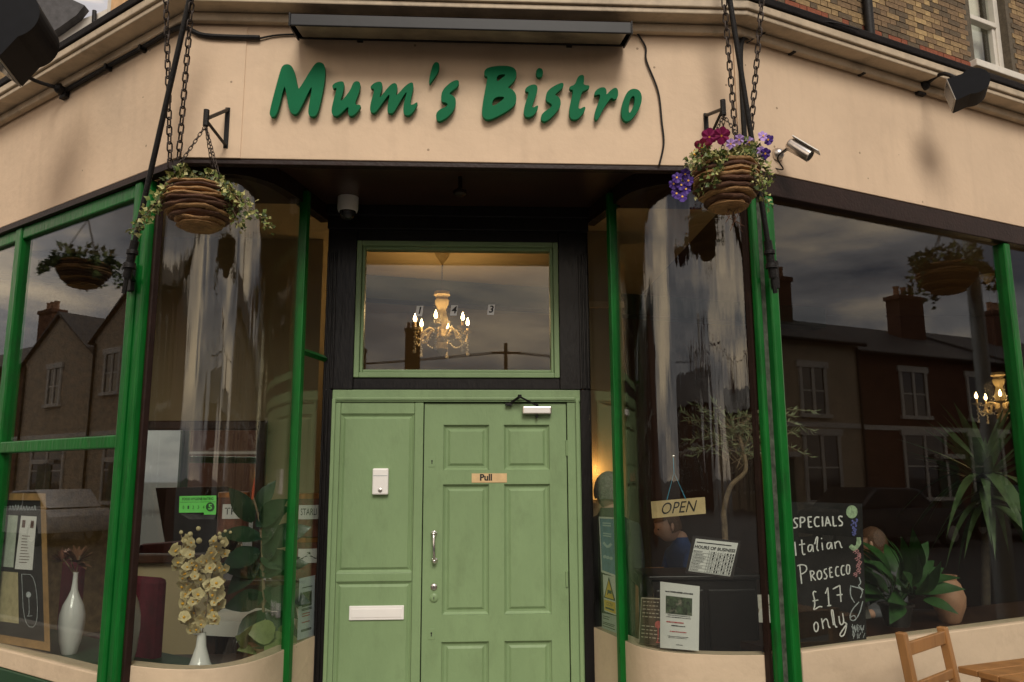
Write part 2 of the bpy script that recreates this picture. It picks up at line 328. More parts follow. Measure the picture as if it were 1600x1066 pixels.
def chaikin(pts, it=2, closed=True):
    for _ in range(it):
        q = []; n = len(pts)
        for i in range(n if closed else n-1):
            a, b = pts[i], pts[(i+1) % n]; q += [(a[0]*.75+b[0]*.25, a[1]*.75+b[1]*.25), (a[0]*.25+b[0]*.75, a[1]*.25+b[1]*.75)]
        if not closed: q = [pts[0]]+q+[pts[-1]]
        pts = q
    return pts
def spline(pts, n=10):
    P = [Vector(p) for p in pts]; out = []
    for i in range(len(P)-1):
        a, b, c, d = P[max(i-1, 0)], P[i], P[i+1], P[min(i+2, len(P)-1)]
        for j in range(n):
            t = j/n; out.append(0.5*((2*b)+(c-a)*t+(2*a-5*b+4*c-d)*t*t+(3*b-a-3*c+d)*t*t*t))
    return out+[P[-1]]
def leaf_geo(L, W, bend=0.25, n=4, fold=0.15, tip=1.0):
    vs, fs = [], []
    for i in range(n+1):
        t = i/n; wd = W*math.sin(math.pi*min(1, (t*0.93+0.07))**tip)*0.5 if i < n else 0.0
        z = -bend*L*t*t
        vs += [(t*L, -wd, z+fold*wd), (t*L, 0, z), (t*L, wd, z+fold*wd)]
    for i in range(n):
        a = i*3; fs += [(a, a+3, a+4, a+1), (a+1, a+4, a+5, a+2)]
    return vs, fs
def rot_frame(direction, up=None, roll=0.0):
    x = Vector(direction).normalized(); u = Vector(up) if up else Vector((0, 0, 1))
    if abs(x.dot(u)) > 0.98: u = Vector((1, 0, 0))
    y = u.cross(x).normalized(); z = x.cross(y)
    return x, y*math.cos(roll)+z*math.sin(roll), z*math.cos(roll)-y*math.sin(roll)
def rnd(a, b): return random.uniform(a, b)

# ================================================================== GROUND
def sheet(name, poly, z0, z1, m): 
    o = MB().prism(poly, (0, 0, z0), (1, 0, 0), (0, 1, 0), (0, 0, 1), z1-z0).build(name, m); o['kind'] = 'structure'; return o
ASPHALT = mat('asphalt', (0.05, 0.05, 0.052), 0.85, var=0.3, scale=30, bump=0.5, bscale=200)
PAVING = mat('pavement_concrete', (0.17, 0.155, 0.135), 0.8, var=0.2, scale=2.5, bump=0.3, bscale=80)
KERB = mat('kerb_stone', (0.3, 0.29, 0.27), 0.8, var=0.2, scale=6, bump=0.3)
sheet('ground', [(-400, -400), (400, -400), (400, 400), (-400, 400)], -0.6, -0.13, ASPHALT)
def plan_off(o, l=5.0, r=6.5):                # facade outline pushed outward by o, mitred
    kL = o*math.tan(RAD(37.9/2)); kR = o*math.tan(RAD(23.2/2))
    return [LF.P(l, o, 0), Vector((LF.c.x-kL, LF.c.y-o, 0)), Vector((RF.c.x+kR, RF.c.y-o, 0)), RF.P(r, o, 0)]
def xy(ps): return [(p.x, p.y) for p in ps]
po = plan_off(2.3, 60, 60); pi_ = plan_off(-1.5, 60, 60)
sheet('pavement', xy(po)+xy(pi_)[::-1], -0.129, 0.0, PAVING)
mk = MB().ribbon(plan_off(2.43, 60, 60), -0.12, 0.004, 0.128); k_ = mk.build('kerb', KERB, bevel=0.01); k_['kind'] = 'structure'

# ================================================================== THE SHOP BUILDING
B = thing('corner_shop_building', 'cream and green corner bistro shopfront with curved windows and a sage green door', 'building', (0, 4.4, 0))
ZS, ZC, SOF = 3.2, 3.98, 3.27
MB().ribbon(plan_off(0), ZS, ZC, 0.055).build('fascia', BEIGE, B, bevel=0.004)
MB().ribbon(plan_off(0.045), ZC-0.05, ZC-0.002, 0.043).build('cornice_moulding', BEIGE_D, B, bevel=0.008)
cn = MB().ribbon(plan_off(0.14), ZC, ZC+0.028, 0.4)
cn.ribbon(plan_off(0.155), ZC+0.030, ZC+0.075, 0.4); cn.build('cornice', BEIGE_D, B, bevel=0.006)
MB().ribbon(plan_off(0.165), ZC+0.077, ZC+0.125, 0.36).build('lead_flashing', LEAD, B, bevel=0.008)
# board joints on the fascia: slim cover strips beside the two corners
MB().fbox(LF, -0.012, 0.06, 0.002, 0.010, ZS, ZC-0.06).fbox(CF, -1.462, -1.17, 0.001, 0.007, ZS, ZC-0.06).build('cover_board', BEIGE, B, bevel=0.002)
MB().fbox(RF, -0.012, 0.05, 0.002, 0.010, ZS, ZC-0.06).build('cover_board', BEIGE, B, bevel=0.002)
# brown bead under the fascia
MB().fbox(LF, 0.0, 4.9, -0.055, -0.002, 3.165, 3.199).build('bead', MAROON, B)
MB().fbox(RF, 0.02, 6.4, -0.06, -0.004, 3.075, 3.199).build('head_rail', MAROON, B, bevel=0.005)
MB().box(-1.46, 1.40, 3.915, 3.962, 3.172, 3.199).build('head_rail', MAROON, B, bevel=0.004)

# curved shop windows -------------------------------------------------
LZ, RZ, HZ = 0.715, 0.74, 3.17
Lcur = [p.xy for p in spline([(-1.66, 4.165, 0), (-1.463, 4.077, 0), (-1.313, 4.046, 0), (-1.19, 4.068, 0), (-1.08, 4.165, 0), (-1.01, 4.32, 0), (-0.968, 4.48, 0)], 8)]
Rcur = [p.xy for p in spline([(0.826, 4.44, 0), (0.865, 4.29, 0), (0.94, 4.17, 0), (1.039, 4.105, 0), (1.152, 4.07, 0), (1.301, 4.042, 0), (1.49, 4.035, 0)], 8)]
Lret = [(-0.960, 4.505), (-0.878, 4.835)]; Rret = [(0.722, 4.835), (0.819, 4.465)]
def win(name, plan, z0, z1, gm, fm, label=None):
    w_ = MB().ribbon(plan, z1, SOF-0.002, 0.06).build(name, fm, B, smooth=True)
    MB().ribbon(plan, z0+0.0005, z1-0.0005, 0.006).build('pane', gm, w_, smooth=True)
    return w_
win('window', Lcur, LZ, HZ, GLASSW, MAROON); win('window', Rcur, RZ, HZ, GLASSW, MAROON)
win('window', Lret, LZ, HZ, GLASS, MAROON); win('window', Rret, RZ, HZ, GLASS, MAROON)
BEIGE_R = mat('dull_cream_paint', (0.60, 0.475, 0.335), 0.7, spec=0.25, var=0.09, scale=2.2, bump=0.3, bscale=24, dirt=(0.34, 0.26, 0.18), dirt_scale=3.5, dirt_amt=0.4)  # darker, duller copy of the cream paint with random dirt, for risers and sill
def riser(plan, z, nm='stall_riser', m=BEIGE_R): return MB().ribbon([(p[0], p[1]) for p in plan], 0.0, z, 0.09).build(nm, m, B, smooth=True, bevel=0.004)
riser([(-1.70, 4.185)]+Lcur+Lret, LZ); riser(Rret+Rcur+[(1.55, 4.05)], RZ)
def mullion(p, t, wd, dp, z0, z1, m=POSTGREEN, nm='mullion'):
    t = Vector((t[0], t[1], 0)).normalized(); n = Vector((-t.y, t.x, 0)); o = Vector((p[0], p[1], z0))-t*wd/2-n*dp*0.62
    return MB().obox(o, t*wd, n*dp, (0, 0, z1-z0)).build(nm, m, B, bevel=0.006)
mullion((-0.966, 4.49), (0.25, 1), 0.045, 0.05, 0.0, SOF-0.03); mullion((0.824, 4.452), (0.24, -1), 0.045, 0.05, 0.0, SOF-0.03)
DKBAR = MB().tube([(-0.955, 4.52, 2.31), (-0.88, 4.83, 2.31)], 0.02, 4).build('glazing_bar', POSTGREEN, B)
# corner posts
MB().fbox(LF, 0.366, 0.43, -0.075, -0.012, 0, 3.163).build('corner_post', POSTGREEN, B, bevel=0.012)
MB().fbox(LF, 0.302, 0.363, -0.075, -0.026, 0, 3.163).build('corner_post', POSTGREEN, B, bevel=0.012)
MB().fbox(LF, 0.272, 0.300, -0.098, -0.062, 0, 3.163).build('corner_stop', MAROON, B, bevel=0.006)
MB().fbox(RF, 0.168, 0.224, -0.07, -0.008, 0, 3.074).build('corner_post', POSTGREEN, B, bevel=0.012)
MB().fbox(RF, 0.088, 0.122, -0.07, -0.028, 0, 3.163).build('corner_post', POSTGREEN, B, bevel=0.010)
MB().fbox(RF, 0.123, 0.167, -0.08, -0.050, 0, 3.163).build('corner_stop', mat('worn_grey_paint', (0.07, 0.08, 0.06), 0.5, var=0.6, scale=30), B)
MB().fbox(RF, 0.072, 0.087, -0.10, -0.07, 0, 3.163).build('corner_stop', MAROON, B)

# flat left window ----------------------------------------------------
lw = MB().fbox(LF, 0.432, 1.72, -0.085, -0.028, 3.085, 3.163).fbox(LF, 0.432, 1.72, -0.075, -0.02, 1.755, 1.822)
lw.fbox(LF, 1.722, 1.80, -0.1, -0.02, 0, 3.163).fbox(LF, 1.802, 3.4, -0.085, -0.028, 3.085, 3.163)
lw = lw.build('window', POSTGREEN, B, bevel=0.008)
MB().fbox(LF, 0.425, 1.725, -0.058, -0.052, 0.66, 1.757).build('pane', GLASS, lw); MB().fbox(LF, 0.425, 1.725, -0.058, -0.052, 1.82, 3.09).build('pane', GLASS, lw)
MB().fbox(LF, 1.80, 3.4, -0.058, -0.052, 0.66, 3.09).build('pane', GLASS, lw)
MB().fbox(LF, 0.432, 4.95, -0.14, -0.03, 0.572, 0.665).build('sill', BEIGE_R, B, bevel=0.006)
MB().fbox(LF, 0.432, 4.95, -0.14, -0.022, 0.0, 0.570).build('stall_riser', DKGREEN, B, bevel=0.006)
MB().fbox(LF, 3.402, 4.95, -0.14, -0.005, 0.667, 3.163).build('pier', BEIGE, B)
# flat right window ---------------------------------------------------
for c0, c1, a, b in ((2.19, 2.25, 0.23, 2.192), (4.3, 4.36, 2.248, 4.302)):
    rw = MB().fbox(RF, c0, c1, -0.1, -0.015, 0.757, 3.074).build('window', POSTGREEN, B, bevel=0.008); MB().fbox(RF, a, b, -0.06, -0.054, 0.75, 3.08).build('pane', GLASS, rw)
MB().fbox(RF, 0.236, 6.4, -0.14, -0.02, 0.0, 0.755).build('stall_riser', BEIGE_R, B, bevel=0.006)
MB().fbox(RF, 4.362, 6.4, -0.14, -0.012, 0.757, 3.074).build('pier', BEIGE, B)

# recess: soffit, black door surround, transom light ------------------
MB().box(-1.5, 1.45, 3.966, 4.79, SOF, SOF+0.05).build('soffit', SOFFIT, B)
MB().box(-1.05, 0.9, 3.966, 4.92, -0.005, 0.018).build('threshold', KERB, B)
def dx(u, v=600): return at_y(u, v, 4.88).x
X0, X1 = -0.829, 0.669
sr = MB().box(-0.885, -0.709, 4.84, 4.96, 2.127, SOF).box(0.548, 0.735, 4.84, 4.96, 2.127, SOF)      # upper jambs
sr.box(-0.708, 0.547, 4.84, 4.96, 3.057, SOF).box(-0.708, 0.547, 4.845, 4.96, 2.128, 2.196)             # head and rail
sr.box(-0.885, X0-0.001, 4.842, 4.96, 0.0, 2.126).box(X1+0.001, 0.735, 4.842, 4.96, 0.0, 2.126)
for x in (-0.878, -0.855, -0.832, 0.678, 0.700, 0.722):
    sr.box(x-0.007, x+0.007, 4.828, 4.842, 0.0 if abs(x) > .84 else 2.13, 2.98)
sr.box(-0.885, 0.735, 4.80, 4.841, 3.12, SOF-0.001)
sr.box(-0.90, 0.75, 4.78, 4.82, 3.20, SOF-0.001)
sr.build('door_surround', BLACKP, B, bevel=0.004)
tl = MB()
def rect_frame(mb, x0, x1, z0, z1, wd, y0, y1):
    return mb.box(x0, x0+wd, y0, y1, z0, z1).box(x1-wd, x1, y0, y1, z0, z1).box(x0+wd, x1-wd, y0, y1, z0, z0+wd).box(x0+wd, x1-wd, y0, y1, z1-wd, z1)
rect_frame(tl, -0.706, 0.545, 2.198, 3.055, 0.032, 4.832, 4.93); rect_frame(tl, -0.673, 0.512, 2.231, 3.022, 0.018, 4.85, 4.92)
tl = tl.build('window', SAGE, B, bevel=0.005)
MB().box(-0.656, 0.495, 4.882, 4.888, 2.247, 3.006).build('pane', GLASS, tl)

# door frame with fixed side panel ------------------------------------
XM = -0.276                                    # door leaf left edge
df = MB().box(X0, X1, 4.846, 4.95, 2.052, 2.125)                    # head
df.box(X0, -0.778, 4.856, 4.95, 0.0, 2.051).box(-0.335, XM-0.006, 4.856, 4.95, 0.0, 2.051).box(0.588, X1, 4.856, 4.95, 0.0, 2.051)
df.box(-0.777, -0.336, 4.858, 4.95, 1.98, 2.05).box(-0.777, -0.336, 4.858, 4.95, 1.005, 1.055).box(-0.777, -0.336, 4.858, 4.95, 0.0, 0.25)
df.box(X0, X0+0.022, 4.835, 4.846, 0, 2.07).box(X1-0.03, X1-0.008, 4.835, 4.846, 0, 2.07).box(X0+.023, X1-.031, 4.838, 4.846, 2.062, 2.08)
DFR = df.build('door_frame', SAGE, B, bevel=0.004)
def fielded(x0, x1, z0, z1, y, name, parent, rec=0.016, field=0.045, m=SAGE):   # raised and fielded panel
    q = MB(); a = 0.014; ys = (y+rec-0.010, y+rec, y+rec, y+rec-0.009); ins = (0.0, a, field-0.014, field)
    vs = []
    for i in range(4):
        d = ins[i]; vs += [(x0+d, ys[i], z0+d), (x1-d, ys[i], z0+d), (x1-d, ys[i], z1-d), (x0+d, ys[i], z1-d)]
    fs = [(i*4+j, i*4+(j+1) % 4, (i+1)*4+(j+1) % 4, (i+1)*4+j) for i in range(3) for j in range(4)]+[(12, 13, 14, 15)]
    k = len(vs); vs += [(x0, y+0.05, z0), (x1, y+0.05, z0), (x1, y+0.05, z1), (x0, y+0.05, z1)]
    fs += [(k+j, k+(j+1) % 4, (j+1) % 4, j) for j in range(4)]+[(k+3, k+2, k+1, k)]
    return q.add(vs, fs).build(name, m, parent)
fielded(-0.7765, -0.3365, 1.0555, 1.9795, 4.858, 'panel', DFR, rec=0.014, field=0.03)
fielded(-0.7765, -0.3365, 0.2505, 1.0045, 4.858, 'panel', DFR, rec=0.014, field=0.03)
# letter plate and bell on the fixed panel
a, b = at_y(546, 947, 4.86), at_y(631, 968, 4.86)
lp = MB().box(a.x, b.x, 4.852, 4.8695, b.z, a.z); lp.build('letter_plate', WHITEPL, DFR, bevel=0.003)
MB().box(a.x+0.012, b.x-0.012, 4.849, 4.8519, b.z+0.014, a.z-0.016).build('letter_flap', WHITEPL, DFR, bevel=0.002)
a, b = at_y(583, 732, 4.86), at_y(607, 773, 4.86)
bb = MB().box(a.x, b.x, 4.83, 4.8695, b.z, a.z).build('bell_box', WHITEPL, DFR, bevel=0.008)
c = at_y(594, 766, 4.83); MB().lathe((c.x, 4.8295, c.z), [(0.012, 0), (0.012, 0.004), (0.008, 0.006)], 14, axis=(0, -1, 0)).build('bell_push', STEEL, DFR, smooth=True)
MB().box(a.x+0.006, b.x-0.006, 4.8285, 4.8302, a.z-0.045, a.z-0.041).build('bell_slot', GREYP, DFR)
# door leaf -----------------------------------------------------------
XL, XR, DT = XM, 0.582, 2.043
px1, px2, px3, px4 = dx(694), dx(764), dx(787), dx(857)
zr = [2.043, at_y(700, 664, 4.87).z, at_y(700, 735, 4.87).z, at_y(700, 757, 4.87).z, at_y(700, 961, 4.87).z, at_y(700, 1003, 4.87).z, 0.27, 0.03]
dl = MB().box(XL, px1, 4.866, 4.91, 0.03, DT).box(px4, XR, 4.866, 4.91, 0.03, DT)
for i in (0, 2, 4, 6):
    dl.box(px1, px4, 4.866, 4.91, zr[i+1], zr[i])
for i in (1, 3, 5): dl.box(px2, px3, 4.866, 4.91, zr[i+1], zr[i])
DOOR = dl.build('door', SAGE, B)
for i in (1, 3, 5):
    for p, q in ((px1, px2), (px3, px4)): fielded(p+.0005, q-.0005, zr[i+1]+.0005, zr[i]-.0005, 4.866, 'panel', DOOR, rec=0.02, field=0.04)
def D(u, v, y=4.866): p = at_y(u, v, y); return Vector((p.x, y, p.z))
h0, h1 = D(678, 834), D(679, 876)
hb = MB().tube(spline([h0+Vector((0, -.012, 0)), h0+Vector((0, -.035, -.006)), (h0+h1)/2+Vector((0, -.048, 0)), h1+Vector((0, -.035, .006)), h1+Vector((0, -.012, 0))], 6), 0.0085, 10)
for h in (h0, h1): hb.sphere(h+Vector((0, -.03, 0)), 0.015, 12, 8).lathe(h, [(0.018, 0), (0.018, .006), (0.009, .012)], 14, axis=(0, -1, 0))
hb.build('pull_handle', CHROME, DOOR, smooth=True)
for u, v, r in ((678, 917, 0.019), (678, 934, 0.025)):
    lk = MB().lathe(D(u, v), [(r, 0), (r, .006), (r*.75, .010), (r*.5, .012)], 18, axis=(0, -1, 0)).build('lock_cylinder', [STEEL, SAGE][v > 920], DOOR, smooth=True)
    MB().box(D(u, v).x-.002, D(u, v).x+.002, 4.851, 4.8538, D(u, v).z-.008, D(u, v).z+.006).build('keyhole', BLACKM, DOOR)
for u, v in ((675, 722), (674, 991)):
    p = D(u, v); MB().box(p.x-.02, p.x+.02, 4.8635, 4.867, p.z-.03, p.z+.03).build('lock_plate', SAGE, DOOR, bevel=.001)
    MB().lathe(p+Vector((0, -.0027, .006)), [(.005, 0), (.005, .0012)], 10, axis=(0, -1, 0)).box(p.x-.0025, p.x+.0025, 4.8621, 4.8633, p.z-.012, p.z+.004).build('keyhole', BLACKM, DOOR)
a, b = D(737, 740), D(792, 754)
pl = MB().box(a.x, b.x, 4.8625, 4.8655, b.z, a.z).build('pull_plate', TAN, DOOR)
put_text(MB(), 'Pull', Vector(((a.x+b.x)/2-.02, 4.8622, (a.z+b.z)/2+.002)), (1, 0, 0), (0, 0, 1), (0, -1, 0), 0.052, bold=0.002).build('lettering', BLACKM, DOOR)
# closer
a, b = D(818, 636), D(858, 648)
MB().box(a.x-.008, b.x+.012, 4.822, 4.865, b.z, a.z).build('closer_body', STEEL, DOOR, bevel=.006)
MB().box(a.x, b.x, 4.8195, 4.8218, b.z+.008, a.z-.006).build('closer_label', WHITEPL, DOOR)
k1, k2, k3 = D(839, 634, 4.835), D(812, 620, 4.80), D(795, 632, 4.85)
arm = MB().tube([k1, k2], .006, 6).tube([k2, k3], .008, 6).lathe(k2-Vector((0, 0, .008)), [(.012, 0), (.012, .02)], 10).lathe(k1-Vector((0, 0, .03)), [(.009, 0), (.009, .04)], 10)
arm.box(k3.x-.02, k3.x+.02, 4.835, 4.8555, k3.z-.008, k3.z+.008).lathe(D(839, 651, 4.84), [(.008, -.008), (.008, .008)], 10).build('closer_arm', IRON, DOOR, smooth=True)
for v in (700, 905):
    MB().tube([D(885.5, v-12, 4.861), D(886, v+12, 4.861)], .0075, 8).build('hinge', SAGE, DOOR, smooth=True)

# dark lining behind door joint
MB().box(XM-0.03, 0.61, 4.912, 4.97, 0.0, 2.06).build('door_lining', BLACKM, B)

# interior shell ------------------------------------------------------
room = [LF.P(4.95, -.2, 0), LF.P(0.2, -.2, 0), Vector((-1.2, 4.15, 0)), Vector((-1.05, 4.95, 0)), Vector((0.9, 4.95, 0)), Vector((1.05, 4.2, 0)), RF.P(0.1, -.2, 0), RF.P(6.4, -.2, 0), Vector((7.6, 9.9, 0)), Vector((-6.0, 9.9, 0))]
rp_ = xy(room)
full = xy(plan_off(-0.06))+[(7.6, 9.9), (-6.0, 9.9)]
MB().prism(rp_, (0, 0, -0.01), (1, 0, 0), (0, 1, 0), (0, 0, 1), 0.03).build('interior_floor', INFLOOR, B)
xs = RF.P(.55, -.06, 0); pf = xy(plan_off(-0.06))
MB().prism([pf[0], pf[1], pf[2], (xs.x, xs.y), (1.9, 9.9), (-6.0, 9.9)], (0, 0, 3.6), (1, 0, 0), (0, 1, 0), (0, 0, 1), 0.1).build('interior_ceiling', INCEIL, B)
MB().prism([(xs.x, xs.y), pf[3], (7.6, 9.9), (1.9, 9.9)], (0, 0, 3.6), (1, 0, 0), (0, 1, 0), (0, 0, 1), 0.1).build('interior_ceiling', mat('dimmed_ceiling', (.11, .07, .04), .6, var=.15), B)  # right wing ceiling coloured dark to stand in for weak light there
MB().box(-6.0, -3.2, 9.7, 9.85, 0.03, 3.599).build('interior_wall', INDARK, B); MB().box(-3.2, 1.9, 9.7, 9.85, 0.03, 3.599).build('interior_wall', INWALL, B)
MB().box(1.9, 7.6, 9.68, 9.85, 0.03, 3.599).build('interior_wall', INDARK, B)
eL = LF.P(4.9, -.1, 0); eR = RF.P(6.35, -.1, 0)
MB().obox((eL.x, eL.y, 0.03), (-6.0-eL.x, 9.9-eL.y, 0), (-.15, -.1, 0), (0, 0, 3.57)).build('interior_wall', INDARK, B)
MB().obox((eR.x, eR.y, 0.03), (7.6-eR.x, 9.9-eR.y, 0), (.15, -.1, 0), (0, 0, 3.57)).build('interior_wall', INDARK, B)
# cream chimney breast at the left and a cream pillar right of the door
MB().box(-2.72, -1.25, 6.62, 7.0, 0.03, 3.599).build('chimney_breast', INWALL, B)
MB().box(0.72, 1.22, 6.3, 6.7, 0.03, 3.599).build('pillar', INWALL, B)
for z in (0.95, 2.95): MB().box(0.70, 1.24, 6.28, 6.299, z, z+.05).build('pillar_moulding', INCEIL, B)
b0, b1 = at_y(570, 444, 7.8), at_y(855, 466, 8.3)
dirb = (b1-b0).normalized(); dirb.z = 0; o_ = Vector((b0.x, b0.y, 3.36))-dirb*4.0
MB().obox(o_, dirb*9.5, Vector((-dirb.y, dirb.x, 0))*.22, (0, 0, .235)).build('ceiling_beam', BEAMM, B)
for x in (-3.1, -2.1, -1.0, 0.1, 1.0):
    rect_frame(MB(), x, x+.8, 1.1, 2.9, .03, 9.67, 9.699).build('wall_moulding', mat('gilt_cream', (0.62, 0.46, 0.2), .5, var=.1), B, bevel=.006)
MB().box(-6, 1.9, 9.64, 9.699, 0.95, 1.03).build('dado_rail', DARKWOOD, B)
# window beds
def bed(poly, z, m): return MB().prism(poly, (0, 0, z-.04), (1, 0, 0), (0, 1, 0), (0, 0, 1), .04).build('display_shelf', m, B)
bed(xy([LF.P(3.3, -.145, 0), LF.P(.3, -.145, 0), LF.P(.3, -.62, 0), LF.P(3.3, -.62, 0)]), 0.62, DKGREEN)
bed([(p[0]*1.0-.0, p[1]+.10) for p in Lcur[6:42]]+[(-1.12, 4.95), (-1.75, 4.95), (-1.75, 4.4)], 0.60, DARKWOOD)
bed(xy([RF.P(.35, -.145, 0), RF.P(4.2, -.145, 0), RF.P(4.2, -.75, 0), RF.P(.35, -.75, 0)]), 0.70, DARKWOOD)

# upper storeys stand back behind a flat lead roof ----------------------
ZU = ZC+0.05; OB_ = -3.0; OL_ = -2.6
MB().prism(xy(plan_off(-0.02))+[(7.6, 9.9), (-6.0, 9.9)], (0, 0, 3.99), (1, 0, 0), (0, 1, 0), (0, 0, 1), .06).build('flat_roof', LEAD, B)
MB().fbox(CF, -1.5, 1.45, -.5, -.3, ZU+.03, 4.6).build('parapet', LEAD, B)
SA, SB, SZ0, SZ1 = 6.93, 7.73, 6.93, 8.7
uw = MB().fbox(RF, 1.4, SA, OB_-.4, OB_-.008, ZU+.03, 9.6).fbox(RF, SB, 10.5, OB_-.4, OB_-.008, ZU+.03, 9.6).fbox(RF, SA, SB, OB_-.4, OB_-.008, ZU+.03, SZ0).fbox(RF, SA, SB, OB_-.4, OB_-.008, SZ1, 9.6)
UW = uw.build('upper_wall', MORTAR, B)
bw, bh, bd, jt = .215, .065, .04, .010
def brick_mesh(L, m):
    q = MB().obox((-L/2, 0, -bh/2), (L, 0, 0), (0, bd, 0), (0, 0, bh)); me = bpy.data.meshes.new('brick'); me.from_pydata([tuple(p) for p in q.v], [], q.f)
    me.materials.append(m); return me
BM = {(L, i): brick_mesh(L, m) for L in (bw, .1025) for i, m in enumerate(BRICKS+[REDBRICK])}
zred = RF.sz(1400, 64, OB_)[1]; rest = MB(); cand = []
for row in range(0, 46):
    z = 6.2+row*(bh+jt); s_ = 1.45+(0 if row % 2 else -.056); kx = row
    while s_ < 10.4:
        L = bw if (kx % 2 == 0) else .1025          # flemish bond
        c_ = s_+L/2; kx += 1
        if not (SA-L/2 < c_ < SB+L/2 and SZ0-.03 < z < SZ1):
            i = 4 if abs(z-zred) < .04 and random.random() < .85 else random.choice((0, 0, 1, 1, 1, 2, 2, 3))
            p = RF.P(c_, OB_+rnd(-.003, .004), z); u, v, k = project(p); cand.append((k if (-10 < u < 1610 and v > -8 and z > 6.55) else 99, c_, z, L, i, p))
        s_ += L+jt
cand.sort(key=lambda a: a[0])
for n_, (k, c_, z, L, i, p) in enumerate(cand):
    if n_ < 300 and k < 90: inst('brick', BM[(L, i)], UW, frame_mat(p, RF.d, -RF.n, Vector((0, 0, 1))) @ Matrix.Rotation(rnd(-.01, .01), 4, 'Y'))
    else: rest.cur = i; rest.obox(RF.P(c_-L/2, OB_+rnd(-.003, .004), z-bh/2), RF.d*L, -RF.n*bd, (0, 0, bh))
ro = rest.build('brickwork', BRICKS+[REDBRICK], UW); ro['kind'] = 'stuff'
SM = (SZ0+SZ1)/2-.15
sw = MB().fbox(RF, SA, SA+.09, OB_-.22, OB_-.11, SZ0, SZ1).fbox(RF, SB-.09, SB, OB_-.22, OB_-.11, SZ0, SZ1).fbox(RF, SA+.09, SB-.09, OB_-.22, OB_-.12, SZ0, SZ0+.09).fbox(RF, SA+.09, SB-.09, OB_-.2, OB_-.10, SM, SM+.07).fbox(RF, SA+.09, SA+.15, OB_-.2, OB_-.13, SZ0+.09, SM).fbox(RF, SB-.15, SB-.09, OB_-.2, OB_-.13, SZ0+.09, SM)
sw = sw.build('sash_window', SASHW, B, bevel=.008)
MB().fbox(RF, SA+.08, SB-.08, OB_-.19, OB_-.184, SZ0+.05, SZ1).build('pane', GLASS, sw)
MB().fbox(RF, SA-.12, SB+.16, OB_-.15, OB_+.09, SZ0-.10, SZ0-.003).build('window_sill', SASHW, B, bevel=.01)
MB().fbox(RF, SA, SB, OB_-.39, OB_-.37, SZ0, SZ1).build('net_curtain', CLOTH, B)
MB().tube([RF.P(4.87, OB_+.06, ZU+.08), RF.P(4.87, OB_+.06, 9.3)], .055, 12).build('downpipe', IRON, B, smooth=True)
# left upper wall with a stone pilaster and white sash
MB().fbox(LF, 2.0, 4.85, OL_-.4, OL_-.01, ZU+.03, 9.6).fbox(LF, 5.42, 6.15, OL_-.4, OL_-.01, ZU+.03, 9.6).fbox(LF, 4.85, 5.42, OL_-.4, OL_-.01, ZU+.03, 6.6).build('upper_wall', TRIMW, B)
MB().fbox(LF, 5.62, 5.95, OL_-.005, OL_+.05, ZU+.08, 9.6).build('stone_pilaster', mat('orange_stone', (0.62, 0.38, 0.19), .7, var=.15), B, bevel=.01)
sw = MB().fbox(LF, 4.85, 4.97, OL_-.25, OL_-.16, 6.6, 9.5).fbox(LF, 5.3, 5.42, OL_-.25, OL_-.16, 6.6, 9.5).fbox(LF, 4.97, 5.3, OL_-.25, OL_-.17, 6.6, 6.75).fbox(LF, 4.97, 5.3, OL_-.25, OL_-.17, 7.9, 8.0).build('sash_window', SASHW, B, bevel=.005)
MB().fbox(LF, 4.97, 5.3, OL_-.22, OL_-.214, 6.75, 9.5).build('pane', GLASS, sw)
MB().prism([(LF.P(6.15, OL_, 0).x, LF.P(6.15, OL_, 0).y), (-.1, 6.9), (RF.P(10.5, OB_, 0).x, RF.P(10.5, OB_, 0).y), (8.5, 14), (-4.5, 14)], (0, 0, 9.61), (1, 0, 0), (0, 1, 0), (0, 0, 1), .15).build('roof', LEAD, B)
# brick parapet pier at the far left
MB().fbox(LF, 2.25, 4.9, -.4, -.12, ZU+.03, 4.66).build('parapet', BRICKS[0], B)
# conduits along the fascia
def cond(name, pts, r): return MB().tube(spline(pts, 6), r, 8).build(name, IRON, B, smooth=True)
cl = [LF.P(1.30, .02, 3.915), LF.P(.75, .02, 3.925), LF.P(.35, .02, 3.925), LF.P(.04, .024, 3.915), CF.P(-1.38, .02, 3.86), CF.P(-1.1, .02, 3.855)]
cond('conduit', cl, .013)
cond('conduit', [RF.P(.02, .018, 3.22), RF.P(.02, .018, 3.6), RF.P(.03, .018, 3.88), RF.P(.10, .02, 3.945), RF.P(.4, .02, 3.955), RF.P(1.48, .02, 3.955), RF.P(3.0, .02, 3.95)], .014)
cond('cable', [CF.P(-1.1, .014, 3.855), CF.P(-1.02, .012, 3.875), CF.P(-.9, .012, 3.885)], .005)
cab = [(988, 42), (1008, 72), (1010, 95), (1028, 142), (1034, 190), (1037, 225), (1030, 258)]
cond('cable', [CF.px(u, v, .012) for u, v in cab], .0052)
cond('cable', [CF.px(985, 36, .012), CF.px(1008, 45, .012), CF.px(1060, 46, .012), CF.px(1150, 46, .012)], .005)
MB().tube(spline([RF.P(.06, .03, 3.9), RF.P(.22, .06, 4.0), RF.P(.5, .16, 4.07), RF.P(.75, .18, 4.08)], 6), .004, 6).build('cable', IRON, B, smooth=True)
for s_, z in ((.4, 3.955), (.95, 3.955)): MB().fbox(RF, s_-.012, s_+.012, .0, .042, z-.03, z+.02).build('conduit_clip', IRON, B, bevel=.003)
for s_ in (.75, .4): MB().fbox(LF, s_-.01, s_+.01, 0, .042, 3.90, 3.945).build('conduit_clip', IRON, B, bevel=.003)

